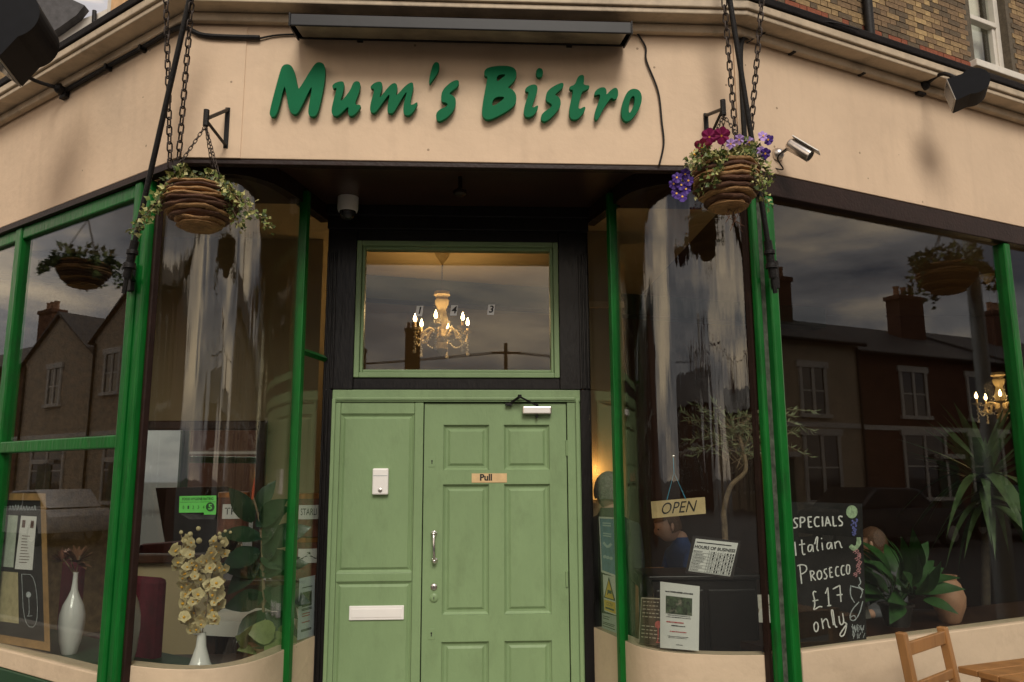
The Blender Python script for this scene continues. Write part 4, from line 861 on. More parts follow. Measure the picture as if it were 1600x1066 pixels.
# ---- OPEN sign on a string
q = [(1012, 784), (1102, 777), (1103.5, 803), (1014, 810.5)]
t = thing('open_sign', 'tan wooden OPEN sign hanging on blue string inside the curved window', 'sign', S_RC(1058, 811, .02))
sheet_on(q, S_RC, .02, 'board', mat('pale_wood', (.55, .42, .22), .5, var=.15, scale=9), t, th=.008)
ink_text(MB(), q, S_RC, .0185, 'OPEN', .20, .86, .18, .86, shear=.35).build('lettering', BLACKM, t)
MB().tube([S_RC(1040, 782, .016), S_RC(1052, 738, .015), S_RC(1071, 780, .016)], .0022, 5).tube([S_RC(1052, 738, .015), S_RC(1051, 714, .012)], .002, 5).build('string', mat('blue_string', (.05, .3, .45), .7, var=0), t)
MB().sphere(S_RC(1051, 713, .016), .009, 10, 6).build('sucker', CHROME, t, smooth=True)
# ---- HOURS OF BUSINESS
q = [(1083, 837.5), (1160, 847), (1147, 906), (1070, 896)]
t = thing('hours_notice', 'tilted black framed HOURS OF BUSINESS notice inside the curved window', 'sign', S_RC(1110, 905, .03))
sheet_on(q, S_RC, .022, 'frame', mat('black_frame', (.02, .014, .013), .4, var=.2), t, th=.01)
qi = [bil(q, .07, .93), bil(q, .95, .95), bil(q, .93, .06), bil(q, .06, .06)]
sheet_on(qi, S_RC, .0195, 'card', PAPER, t, th=.001)
m_ = MB(); ink_text(m_, qi, S_RC, .018, 'HOURS OF BUSINESS', .02, .98, .71, .81, bold=.03)
ink_rect(m_, qi, S_RC, .018, .04, .86, .885, .915)
for i, d in enumerate(('MONDAY', 'TUESDAY', 'WEDNESDAY', 'THURSDAY', 'FRIDAY', 'SATURDAY', 'SUNDAY')):
    y = .60-i*.093; ink_text(m_, qi, S_RC, .018, d, .02, .02+.035*len(d), y, y+.05, bold=.01)
    for x in (.42, .48, .58, .64, .74, .80, .88, .94): ink_text(m_, qi, S_RC, .018, random.choice('01'), x, x+.035, y, y+.06)
    ink_rect(m_, qi, S_RC, .018, .0, 1, y-.022, y-.014)
for x in (.38, .54, .70, .84): ink_rect(m_, qi, S_RC, .0178, x, x+.006, .02, .68)
m_.build('lettering', BLACKM, t)
# ---- white event poster
q = [(1029, 909.5), (1093.5, 917), (1092, 1018.5), (1028.5, 1013)]
t = thing('event_poster', 'white poster with a photo and lines of print standing on the curved sill', 'poster', S_RC(1060, 1018, .01))
sheet_on(q, S_RC, .012, 'sheet', PAPER, t)
sheet_on([bil(q, .15, .80), bil(q, .82, .80), bil(q, .82, .53), bil(q, .15, .53)], S_RC, .0105, 'photo', mat('printed_photo', (.05, .075, .04), .5, var=.9, scale=45, dirt=(.45, .38, .33), dirt_scale=38, dirt_amt=.9), t, th=.0006)
m_ = MB()
for x0, x1, y, h in ((.14, .84, .855, .022), (.2, .78, .505, .012), (.17, .8, .475, .014), (.3, .66, .345, .018), (.2, .74, .185, .010), (.22, .7, .165, .008), (.42, .6, .06, .012)):
    n = int((x1-x0)/.035)
    for i in range(n): ink_rect(m_, q, S_RC, .0105, x0+(x1-x0)*i/n, x0+(x1-x0)*(i+rnd(.6, .92))/n, y, y+h*rnd(.7, 1.1), 1)
m_.build('print_lines', BLACKM, t)
m_ = MB()
for x0, x1, y, h in ((.17, .62, .395, .02), (.26, .7, .255, .016)):
    for i in range(9): ink_rect(m_, q, S_RC, .0105, x0+(x1-x0)*i/9, x0+(x1-x0)*(i+rnd(.6, .92))/9, y, y+h, 1)
m_.build('print_lines', REDINK, t)
# ---- wine poster
q = [(996, 934), (1031, 936), (1031, 1011), (991, 1006)]
t = thing('wine_poster', 'dark poster with a rose wine glass tucked behind the white event poster', 'poster', S_RC(1010, 1010, .02))
sheet_on(q, S_RC, .020, 'sheet', mat('dark_poster', (.07, .05, .035), .5, var=.6, scale=18), t)
m_ = MB(); rect = [(.0, 1, .975, 1), (0, .03, 0, 1)]
for a in rect: ink_rect(m_, q, S_RC, .0185, *a)
for y in (.92, .84, .76, .68, .6, .4, .32, .24, .16):
    x = .1
    while x < .8: w_ = rnd(.06, .16); ink_rect(m_, q, S_RC, .0185, x, x+w_, y-.02, y, 1); x += w_+.05
m_.build('print_lines', mat('cream_ink', (.5, .45, .36), .6, var=.1), t)
m_ = MB(); ink_blob(m_, (1024, 977), 5.5, S_RC, .018, 14, 1.1); ink_stroke(m_, [(1024, 982), (1024, 1003), (1019, 1005), (1029, 1005)], S_RC, .018, .8); m_.build('glass_picture', mat('rose_print', (.5, .12, .1), .5, var=.2, scale=40), t)
# ---- notices on the right return pane
q = [(932, 807.5), (957.5, 808.5), (960, 903), (936, 894)]
t = thing('blue_poster', 'narrow blue poster with a white border on the glass beside the door', 'poster', S_RR(946, 900, .01))
sheet_on(q, S_RR, .008, 'sheet', PAPER, t, 2); sheet_on([bil(q, .08, .97), bil(q, .92, .97), bil(q, .92, .04), bil(q, .08, .04)], S_RR, .0065, 'print', BLUEINK, t, 2, th=.0006)
m_ = MB()
for y in (.88, .84, .70, .66): ink_rect(m_, q, S_RR, .005, .25, .75, y, y+.022, 1)
ink_stroke(m_, [bil(q, .25, .55), bil(q, .5, .47), bil(q, .75, .55)], S_RR, .005, 2.0)
for x in (.3, .5, .7): ink_blob(m_, bil(q, x, .3), 2.8, S_RR, .005)
m_.build('print_lines', mat('pale_blue_ink', (.42, .55, .66), .6, var=.1), t)
q = [(938, 898), (957, 902), (959, 962), (940, 955)]
t = thing('cctv_notice', 'yellow and white CCTV warning notice below the blue poster', 'notice', S_RR(948, 962, .01))
sheet_on(q, S_RR, .010, 'sheet', PAPER, t, 2)
m_ = MB(); m_.add([S_RR(*bil(q, x, y), .0085) for x, y in ((.5, .97), (.04, .37), (.97, .37))], [(0, 1, 2)]); m_.build('triangle_border', BLACKM, t)
m_ = MB(); m_.add([S_RR(*bil(q, x, y), .0072) for x, y in ((.5, .90), (.14, .40), (.87, .40))], [(0, 1, 2)]); ink_rect(m_, q, S_RR, .0085, .04, .97, .03, .33); m_.build('yellow_print', YELLOW, t)
m_ = MB(); ink_rect(m_, q, S_RR, .006, .38, .72, .53, .62, 1); ink_stroke(m_, [bil(q, .35, .48), bil(q, .45, .56)], S_RR, .006, .8); ink_text(m_, q, S_RR, .007, 'CCTV', .25, .75, .19, .28); ink_rect(m_, q, S_RR, .007, .15, .85, .09, .14, 1); m_.build('symbol', BLACKM, t)
q = [(937, 958), (959, 963), (960, 990), (937, 981)]
t = thing('grey_notice', 'small grey notice at the foot of the glass beside the door', 'notice', S_RR(948, 988, .01))
sheet_on(q, S_RR, .008, 'sheet', GREYP, t, 2); m_ = MB()
for y, x1 in ((.8, .55), (.66, .5), (.4, .9), (.3, .85), (.15, .9)): ink_rect(m_, q, S_RR, .0065, .08, x1, y, y+.05, 1)
m_.build('print_lines', BLACKM, t)
# ---- poster on the left return pane
q = [(472, 904), (496, 899), (494, 993), (468.5, 1001)]
t = thing('menu_poster', 'white poster with a small photo on the glass left of the door', 'poster', S_LR(482, 1000, .01))
sheet_on(q, S_LR, .008, 'sheet', mat('bluish_paper', (.58, .64, .7), .6, var=.04), t, 2)
sheet_on([bil(q, .2, .76), bil(q, .8, .76), bil(q, .8, .52), bil(q, .2, .52)], S_LR, .0065, 'photo', MATS['printed_photo'], t, 2, th=.0006)
m_ = MB()
for y in (.83, .48, .46, .14, .12): ink_rect(m_, q, S_LR, .0065, .18, .82, y, y+.012, 1)
m_.build('print_lines', BLACKM, t); m_ = MB()
for y in (.40, .36, .26): ink_rect(m_, q, S_LR, .0065, .22, .7, y, y+.014, 1)
m_.build('print_lines', REDINK, t)
# ---- food hygiene sticker
q = [(277.5, 775.5), (337.5, 774.5), (337, 801), (276.5, 801.5)]
t = thing('hygiene_sticker', 'bright green food hygiene rating sticker with a black number five', 'sticker', S_LC(307, 803, .01))
sheet_on(q, S_LC, .009, 'sheet', LIME, t, 6); sheet_on([(317, 801), (337, 801), (336.5, 804.5), (317, 804.5)], S_LC, .009, 'tab', LIME, t, 3)
sheet_on([(279, 803), (336, 805), (334, 812), (292, 812)], S_LC, .0115, 'backing', BLACKM, t, 3)
m_ = MB(); ink_text(m_, q, S_LC, .0075, 'FOOD HYGIENE RATING', .08, .92, .74, .9, bold=.02); ink_rect(m_, q, S_LC, .0075, .02, .98, .62, .64)
for i, x in enumerate((.12, .25, .38, .52, .66)): ink_text(m_, q, S_LC, .0075, str(i), x-.02, x+.02, .22, .42)
ink_blob(m_, bil(q, .84, .33), 7.2, S_LC, .0075, 16); m_.build('lettering', mat('dark_green_ink', (.01, .06, .012), .6, var=0), t)
m_ = MB(); ink_text(m_, q, S_LC, .006, '5', .79, .89, .17, .5, bold=.03); m_.build('lettering', LIME, t)

# ---- SPECIALS chalkboard
q = [(1230, 784), (1347, 787), (1354, 999), (1248, 1015.5)]
t = thing('specials_board', 'black SPECIALS chalkboard offering Italian prosecco at seventeen pounds in the window', 'chalkboard', S_RF(1300, 1008, .03))
sheet_on(q, S_RF, .03, 'board', SLATE, t, 4, th=.012)
ST = [[(95,130),(75,125),(63,140),(75,158),(90,172),(85,190),(62,192)],[(110,190),(108,122)],[(108,122),(135,122),(140,140),(130,155),(110,158)],[(185,118),(160,120)],[(160,120),(165,188)],[(165,188),(188,186)],[(162,152),(183,150)],
 [(235,122),(215,118),(203,135),(203,165),(215,184),(237,178)],[(255,116),(258,182)],[(275,182),(288,116)],[(288,116),(312,180)],[(280,160),(305,158)],[(325,114),(330,180)],[(330,180),(352,176)],[(390,118),(372,112),(362,125),(372,142),(390,155),(388,175),(365,178)],
 [(72,285),(80,378)],[(118,270),(122,360),(132,372),(142,365)],[(100,305),(140,298)],[(185,305),(165,305),(158,330),(165,352),(182,345),(190,305)],[(190,303),(196,352)],[(205,300),(215,255),(225,250),(222,290),(218,335),(232,345)],[(253,290),(258,340)],[(250,258),(251,266)],
 [(312,290),(292,290),(284,312),(292,335),(308,325),(316,290)],[(316,288),(321,333)],[(338,285),(343,330)],[(340,300),(355,280),(372,285),(380,322),(390,322)],
 [(105,445),(118,565)],[(88,445),(120,435),(150,445),(152,475),(130,495),(110,500)],[(175,480),(182,545)],[(172,482),(195,478),(203,495),(185,512)],[(185,512),(212,542)],[(235,475),(220,490),(222,525),(237,538),(252,520),(250,485),(235,475)],
 [(285,465),(270,468),(266,485),(280,500),(288,515),(280,532),(265,530)],[(320,455),(303,458)],[(303,458),(308,522)],[(308,522),(328,518)],[(305,490),(322,487)],[(365,452),(350,450),(343,470),(345,505),(356,515),(368,508)],[(402,445),(388,443),(380,465),(383,500),(393,508),(405,500)],[(418,440),(415,480),(422,500),(436,498),(440,440),(418,438)],
 [(215,620),(200,612),(192,630),(205,670),(205,715),(195,738),(215,730),(235,715),(255,718)],[(190,680),(228,672)],[(275,630),(292,590)],[(292,590),(300,710)],[(288,712),(315,708)],[(325,600),(372,575)],[(372,575),(380,685)],[(350,640),(390,635)],
 [(210,820),(197,840),(205,880),(220,885),(230,855),(225,825),(210,820)],[(250,795),(262,865)],[(255,825),(275,795),(290,805),(298,855),(310,855)],[(330,840),(315,750),(318,735),(328,745),(335,820),(345,855),(355,850)],[(365,780),(372,830),(385,840),(400,820),(390,760)],[(400,820),(420,830),(405,900),(385,918),(370,905),(385,880),(420,830)]]
m_ = MB()
for s_ in ST: ink_stroke(m_, [(1225+x/4.265, 780+y/4.265) for x, y in s_], S_RF, .0285, 1.15 if s_[0][1] < 200 else 1.0)
m_.build('lettering', CHALK, t)
zz = lambda x, y: (1225+x/4.265, 780+y/4.265)
m_ = MB(); ink_blob(m_, zz(452, 85), 9, S_RF, .0284, 14, 1.15); ink_stroke(m_, [zz(440, 310), zz(470, 335), zz(500, 300), zz(497, 255)], S_RF, .0284, 3.6); m_.build('chalk_fruit', mat('green_chalk', (.35, .48, .3), .9, var=.4, scale=60), t)
m_ = MB()
for k in range(24): ink_blob(m_, zz(445+rnd(-1, 1)*24*(1-k/40)+20, 135+k*4.6), 1.5, S_RF, .0282, 8)
m_.build('chalk_grapes', mat('blue_chalk', (.14, .15, .42), .9, var=.4, scale=60), t)
m_ = MB()
for k in range(16): a = zz(490+rnd(-18, 18), 345+k*11); ink_stroke(m_, [(a[0]-3, a[1]), (a[0], a[1]-2.5), (a[0]+3, a[1]), (a[0], a[1]+2.2)], S_RF, .0282, .7)
m_.build('chalk_roses', mat('pink_chalk', (.5, .24, .26), .9, var=.3, scale=60), t)
m_ = MB()
for pts in ([(500, 520), (515, 560), (490, 580), (530, 605)], [(445, 575), (440, 640), (470, 690)], [(450, 580), (530, 600), (510, 660)], [(525, 680), (505, 760), (470, 815), (435, 800), (450, 740), (500, 685)], [(440, 790), (470, 770), (480, 800)]): ink_stroke(m_, [zz(*p) for p in pts], S_RF, .0283, .8)
for k in range(26):
    a = rnd(-.6, .6); p = (492+rnd(-38, 38), 935-rnd(0, 70)); ink_stroke(m_, [zz(*p), zz(p[0]+a*14, p[1]-16), zz(p[0]+a*30, p[1]-34)], S_RF, .0283, .45)
m_.build('chalk_drawing', mat('dim_chalk', (.42, .46, .48), .9, var=.4, scale=60), t)

# ---- framed chalkboard with menus in the left window
q = [(-14, 771), (71, 771), (78.5, 1018), (-14, 1002)]
t = thing('menu_board', 'oak framed chalkboard with pinned menus leaning in the left window', 'chalkboard', S_LF(40, 1012, .05))
sheet_on(q, S_LF, .06, 'board', SLATE, t, 2, th=.012)
for a in ((0, 1, .955, 1), (0, 1, 0, .055), (.905, 1, .056, .954), (0, .07, .056, .954)):
    sheet_on([bil(q, a[0], a[3]), bil(q, a[1], a[3]), bil(q, a[1], a[2]), bil(q, a[0], a[2])], S_LF, .048, 'frame_rail', OAKFR, t, 1, th=.022)
zz = lambda x, y: (x/3.485, 760+y/3.485)
for nm, pts, m in (('menu_sheet', ((18, 155), (98, 160), (72, 442), (0, 436)), mat('pale_green_paper', (.45, .5, .42), .6, var=.2, scale=14)), ('menu_sheet', ((115, 160), (200, 165), (176, 456), (80, 450)), PAPER),
                   ('menu_sheet', ((0, 462), (98, 470), (102, 748), (0, 735)), mat('buff_paper', (.42, .36, .2), .7, var=.2, scale=20)), ('drawing_sheet', ((115, 476), (195, 480), (212, 772), (128, 764)), SLATE)):
    sheet_on([zz(*p) for p in pts], S_LF, .0575, nm, m, t, 2)
m_ = MB(); pq = [zz(115, 160), zz(200, 165), zz(176, 456), zz(80, 450)]
for y in [.62-.055*i for i in range(10)]: ink_rect(m_, pq, S_LF, .0562, .2, rnd(.5, .85), y, y+.012, 1)
ink_rect(m_, pq, S_LF, .0562, .12, .32, .78, .92, 1); ink_rect(m_, pq, S_LF, .0562, .65, .85, .78, .92, 1); m_.build('print_lines', mat('brown_ink', (.12, .06, .05), .6, var=0), t)
m_ = MB()
for x in range(12): ink_stroke(m_, [zz(20+x*15, 130), zz(25+x*15, 95+rnd(-5, 10)), zz(30+x*15, 132)], S_LF, .0585, .45)
ink_stroke(m_, [zz(118, 478), zz(194, 482), zz(210, 770), zz(130, 762), zz(118, 478)], S_LF, .056, .4); ink_stroke(m_, [zz(157, 610), zz(160, 700), zz(145, 708), zz(175, 705)], S_LF, .056, .5); ink_blob(m_, zz(155, 590), 4, S_LF, .056, 10, 1.2)
m_.build('chalk_marks', mat('dim_chalk', (.42, .46, .48)), t)

# ---- vases
def vase(label, base, H, R, group='tall white bottle vases'):
    pr = [(.55, 0), (.62, .02), (.85, .16), (1.0, .36), (.98, .48), (.78, .6), (.46, .70), (.27, .78), (.2, .88), (.18, .98), (.21, 1.0), (.15, .985)]
    o = MB().lathe(base, [(r*R, h*H) for r, h in pr], 28).build('bottle_vase', PORC, None, smooth=True, base=base); return tag(o, label, 'vase', group)
vb = LF.px(108, 1020, -.30); vb.z = .62; top = LF.px(108, 893, -.30).z
vase('tall white bottle vase holding a dried pink bloom beside the menu board', vb, top-.62, .07)
vb2 = LF.P(.60, -.24, .62); vase('tall white bottle vase half hidden by the left corner post', vb2, (top-.62)*1.28, .075)
# dried bloom in the first vase
t = thing('dried_protea', 'dried pink and brown flower heads standing in the white bottle vase', 'flowers', vb+Vector((0, 0, top-.62)))
PET = mat('dried_pink_petal', (.42, .2, .13), .8, var=.4, scale=30); DRYB = mat('dried_brown_petal', (.15, .065, .03), .85, var=.4, scale=30)
for cx, cy, r, m, tl in ((95, 868, .05, PET, -.5), (125, 868, .065, DRYB, .6), (107, 862, .035, mat('pale_pink_petal', (.6, .38, .33), .8, var=.2), .1)):
    p = LF.px(cx, cy, -.30+rnd(-.02, .02)); st = vb+Vector((0, 0, top-.64)); MB().tube([st, p], .004, 5).build('stem', BARK, t)
    fm = MB(); axd = Vector((LF.d.x*-tl, LF.d.y*-tl, .8)).normalized()
    for k in range(26):
        a = k*2.4; x, y, z = rot_frame(axd); d = (x*rnd(.3, 1)+(y*math.cos(a)+z*math.sin(a))*.7).normalized(); vs, fs = leaf_geo(r*1.7, r*.5, .15, 3); fx, fy, fz = rot_frame(d); fm.add([p-x*r*.8+fx*v[0]+fy*v[1]+fz*v[2] for v in vs], fs)
    fm.build('flower_head', m, t)
# orchid in its vase
ob = at_y(312, 1046, 4.36); ob.z = .60; oh = at_y(312, 988, 4.36).z-.6
pr = [(.09, 0), (.085, .02), (.05, .35*oh), (.026, .7*oh), (.02, oh), (.016, oh-.004)]
tag(MB().lathe(ob, pr, 28).build('flared_vase', PORC, None, smooth=True, base=ob), 'white flared vase holding the cream orchids in the curved window', 'vase')
t = thing('orchid_spray', 'cream silk orchid spray standing in the flared white vase', 'flowers', ob+Vector((0, 0, oh)))
def orchid_mesh(r):
    q = MB()
    for a, L, w_ in ((90, 1, 1.05), (18, 1.0, 1.4), (162, 1.0, 1.4), (-50, .9, 1.1), (230, .9, 1.1), (55, .8, 1.0), (125, .8, 1.0), (-90, .55, .9)):
        vs, fs = leaf_geo(r*L, r*w_*.9, .25, 4, .25, .8); c, s_ = math.cos(RAD(a)), math.sin(RAD(a)); q.add([(v[0]*c-v[1]*s_, v[0]*s_+v[1]*c, v[2]+.35*v[0]) for v in vs], fs)
    q.cur = 1; q.sphere((0, -.003, .008), r*.2, 6, 4)
    me = bpy.data.meshes.new('orchid_flower'); me.from_pydata([tuple(p) for p in q.v], [], q.f); me.shade_smooth(); me.materials.append(ORCHID); me.materials.append(PANSYY)
    for p, i in zip(me.polygons, q.mi): p.material_index = i
    return me
OM = orchid_mesh(.042)
sm = MB()
for side in (-1, 1):
    pth = spline([ob+Vector((0, 0, oh-.02)), at_y(312+side*14, 930, 4.37), at_y(312+side*22, 880, 4.36), at_y(312+side*30, 828, 4.34)], 8); sm.tube(pth, .003, 5)
sm.build('stems', BARK, t)
for k in range(130):
    v = rnd(845, 985); wd = 40 if v < 900 else 36-(v-900)*.15; u = 313+rnd(-wd, wd)
    if v < 870 and abs(u-316) < 10: continue
    p = at_y(u, v, 4.36+rnd(-.05, .06)); d = (CAM-p).normalized()+Vector((rnd(-1.2, 1.2), 0, rnd(-1.0, .6))); zz_ = d.normalized(); xx = Vector((0, 0, 1)).cross(zz_).normalized(); yy = zz_.cross(xx); r = rnd(-.5, .5)
    inst('orchid_flower', OM, t, frame_mat(p, xx*math.cos(r)+yy*math.sin(r), yy*math.cos(r)-xx*math.sin(r), zz_) @ Matrix.Scale(rnd(.55, 1.0), 4))
bu = MB()
for u, v, r in ((283, 832, 3), (297, 835, 4), (310, 826, 3.5), (290, 846, 4), (311, 845, 4.5), (343, 834, 3), (352, 830, 2.5), (348, 848, 4), (338, 850, 3.5), (329, 846, 3), (360, 832, 2.4), (344, 840, 3.4)): bu.sphere(at_y(u, v, 4.34), r*4.4/1250, 8, 6)
bu.build('buds', ORCHID, t, smooth=True)

# ================================================================== PLANTS AND FURNITURE INSIDE
def leaf_mesh(L, W, bend, m, n=6, fold=.15, tip=1.0, nm='leaf'):
    vs, fs = leaf_geo(L, W, bend, n, fold, tip); me = bpy.data.meshes.new(nm); me.from_pydata(vs, [], fs); me.shade_smooth(); me.materials.append(m); return me
def put_leaf(parent, me, p, d, roll=0.0, sc=1.0, up=None):
    x, y, z = rot_frame(d, up, roll); return inst('leaf', me, parent, frame_mat(p, x, y, z) @ Matrix.Scale(sc, 4))
def pot(parent, c, r, h, m, nm='pot'): return MB().lathe(c, [(r*.7, 0), (r*.95, h*.9), (r*1.05, h*.9), (r*1.05, h), (r*.9, h), (r*.85, h*.85)], 24).build(nm, m, parent, smooth=True)
# rubber plant
RB = at_y(408, 1030, 4.72); RB.z = .60
t = thing('rubber_plant', 'dark glossy rubber plant with a red new shoot in the left curved window', 'plant', RB)
pot(t, RB, .09, .12, TERRA); MB().lathe(RB+Vector((0, 0, .09)), [(.075, 0), (.07, .01)], 16).build('soil', SOIL, t)
stem = spline([RB+Vector((0, 0, .1)), at_y(412, 930, 4.72), at_y(408, 830, 4.72), at_y(395, 775, 4.70)], 8); MB().tube(stem, [.009]*(len(stem)-8)+[.006]*8, 7).build('stem', BARK, t, smooth=True)
RM = leaf_mesh(.25, .125, .22, RUBBER)
for u, v, du, dv, sc in ((395, 815, -25, -40, .95), (405, 820, 45, -55, 1.05), (410, 850, 60, -25, 1.1), (408, 870, 70, 10, 1.0), (405, 860, -40, 15, 1.0), (412, 900, 60, -50, 1.1), (412, 900, -55, -20, 1.05), (415, 930, 55, 5, 1.1), (412, 930, -60, 20, .95), (412, 880, 20, -60, 1.0), (400, 800, 25, -50, .8), (415, 960, 50, 30, .9), (412, 955, -40, 40, .9), (410, 840, -50, -10, .95), (400, 820, 55, -35, .9), (410, 890, 65, -15, 1.0), (408, 850, 30, -60, .9), (414, 945, 62, -12, 1.0), (414, 920, 40, 30, 1.0), (405, 880, -35, 30, .9)):
    p = at_y(u, v, 4.72); q_ = at_y(u+du, v+dv, 4.72-rnd(.0, .25)); put_leaf(t, RM, p, q_-p, rnd(-.5, .5), sc, up=(rnd(-.3, .3), -1, .5))
MB().lathe(at_y(395, 775, 4.70), [(.007, -.02), (.008, .03), (.001, .1)], 8, axis=(.05, 0, 1)).build('new_shoot', mat('red_shoot', (.42, .06, .02), .4, var=.2), t, smooth=True)
# broad pale leaves below it
LP = at_y(410, 1040, 4.60); LP.z = .60
t = thing('pothos_plant', 'low plant with round pale green leaves below the rubber plant', 'plant', LP)
pot(t, LP+Vector((0, .08, 0)), .07, .09, TERRA)
PM2 = leaf_mesh(.15, .125, .35, leafmat('pothos_leaf', (.16, .2, .07)), tip=.75)
for k in range(16):
    a = rnd(0, 6.28); p = LP+Vector((rnd(-.1, .1), rnd(-.03, .1), rnd(.06, .18))); put_leaf(t, PM2, p, Vector((math.cos(a), math.sin(a)-.6, rnd(-.3, .5))), rnd(-.6, .6), rnd(.7, 1.05), up=(0, -1, .8))
sm = MB()
for k in range(7): p = LP+Vector((rnd(-.1, .1), rnd(-.02, .1), rnd(.08, .16))); sm.tube([LP+Vector((0, .08, .08)), p], .003, 4)
sm.build('stems', OLIVE, t)
# peace lily and its terracotta urn
UB = RF.px(1486, 980, -.42); UB.z = .70
hU = RF.px(1486, 898, -.42).z-.70
tag(MB().lathe(UB, [(.05, 0), (.06, .01), (.095, hU*.35), (.10, hU*.55), (.075, hU*.82), (.055, hU*.9), (.062, hU), (.05, hU), (.045, hU*.9)], 28).build('terracotta_urn', TERRA, None, smooth=True, base=UB), 'round terracotta urn beside the broad leafed plant in the window', 'urn')
PB = RF.px(1403, 985, -.50); PB.z = .70
t = thing('peace_lily', 'broad dark leafed peace lily between the specials board and the urn', 'plant', PB)
pot(t, PB, .10, .13, mat('dark_pot', (.03, .025, .022), .4, var=.2)); LM = leaf_mesh(.27, .11, .55, LILY, n=7); cpt = PB+Vector((0, 0, .13))
for k in range(64):
    a = k*2.399; el = rnd(.1, 1.25); d = Vector((math.cos(a)*math.cos(el), math.sin(a)*math.cos(el), math.sin(el)+.15)); p = cpt+Vector((d.x, d.y, d.z*.9))*rnd(.08, .22)
    put_leaf(t, LM, p, d+Vector((0, 0, -.15)), rnd(-.4, .4), rnd(.65, 1.0), up=(0, -.8, 1))
sm = MB()
for k in range(20): a = rnd(0, 6.28); sm.tube([cpt-Vector((0, 0, .03)), cpt+Vector((math.cos(a)*.12, math.sin(a)*.12, rnd(.06, .2)))], .003, 4)
sm.build('stems', LILY, t)
# yucca
YB = RF.px(1538, 985, -1.2); YB.z = .03
t = thing('yucca_plant', 'tall spiky yucca with long strap leaves standing inside the right window', 'plant', YB)
pot(t, YB, .17, .3, mat('dark_pot', (.03, .025, .022))); yc = RF.px(1540, 745, -1.2); MB().tube([YB+Vector((0, 0, .25)), yc], [.035, .03], 10).build('trunk', mat('dark_bark', (.05, .035, .022), .9, var=.4, scale=20), t, smooth=True)
YM = leaf_mesh(.66, .085, .14, YUCCA, n=8, fold=.35, tip=.55); YD = leaf_mesh(.62, .09, .85, YUCCA, n=10, fold=.3, tip=.55)
for k in range(46):
    a = k*2.399; el = rnd(-.35, 1.25); d = Vector((math.cos(a)*math.cos(el), math.sin(a)*math.cos(el), math.sin(el))); put_leaf(t, YM if el > .35 else YD, yc+d*.03+Vector((0, 0, rnd(-.08, .05))), d, rnd(-.2, .2), rnd(.75, 1.15))
for k in range(14):
    a = k*2.399; put_leaf(t, YD, yc+Vector((0, 0, -rnd(.08, .3))), Vector((math.cos(a), math.sin(a), rnd(-.3, .2))), rnd(-.2, .2), rnd(.7, 1.0))
# olive tree
OB = at_y(1136, 1000, 4.85); OB.z = .03
t = thing('olive_tree', 'small potted olive tree with a crooked pale trunk behind the curved window', 'tree', OB)
pot(t, OB, .16, .34, TERRA); tr = spline([OB+Vector((0, 0, .3)), at_y(1133, 840, 4.85), at_y(1131, 800, 4.85), at_y(1142, 760, 4.85), at_y(1165, 735, 4.85), at_y(1160, 700, 4.86), at_y(1150, 665, 4.86)], 8)
MB().tube(tr, [.02-.012*i/len(tr) for i in range(len(tr))], 8).build('trunk', BARK, t, smooth=True)
cr = MB(); tw = MB()
for k in range(34):
    p0 = at_y(rnd(1135, 1170), rnd(655, 735), 4.86+rnd(-.06, .06)); e_ = at_y(rnd(1065, 1275), rnd(615, 725), 4.9+rnd(-.12, .25))
    if e_.y < 4.45: continue
    pth = spline([p0, p0.lerp(e_, .5)+Vector((0, 0, rnd(0, .05))), e_+Vector((0, 0, -.02))], 7); tw.tube(pth, .0022, 4)
    for p in pth[3:]:
        for _ in range(3):
            d = (e_-p0).normalized()+Vector((rnd(-1, 1), rnd(-1, 1), rnd(-1, 1)))*.8; vs, fs = leaf_geo(rnd(.035, .06), .011, .1, 2, .2, .6); x, y, z = rot_frame(d, roll=rnd(-3, 3)); cr.add([p+x*v[0]+y*v[1]+z*v[2] for v in vs], fs)
f_ = cr.build('crown', OLIVE, t); f_['kind'] = 'stuff'; tw.build('twigs', BARK, t)
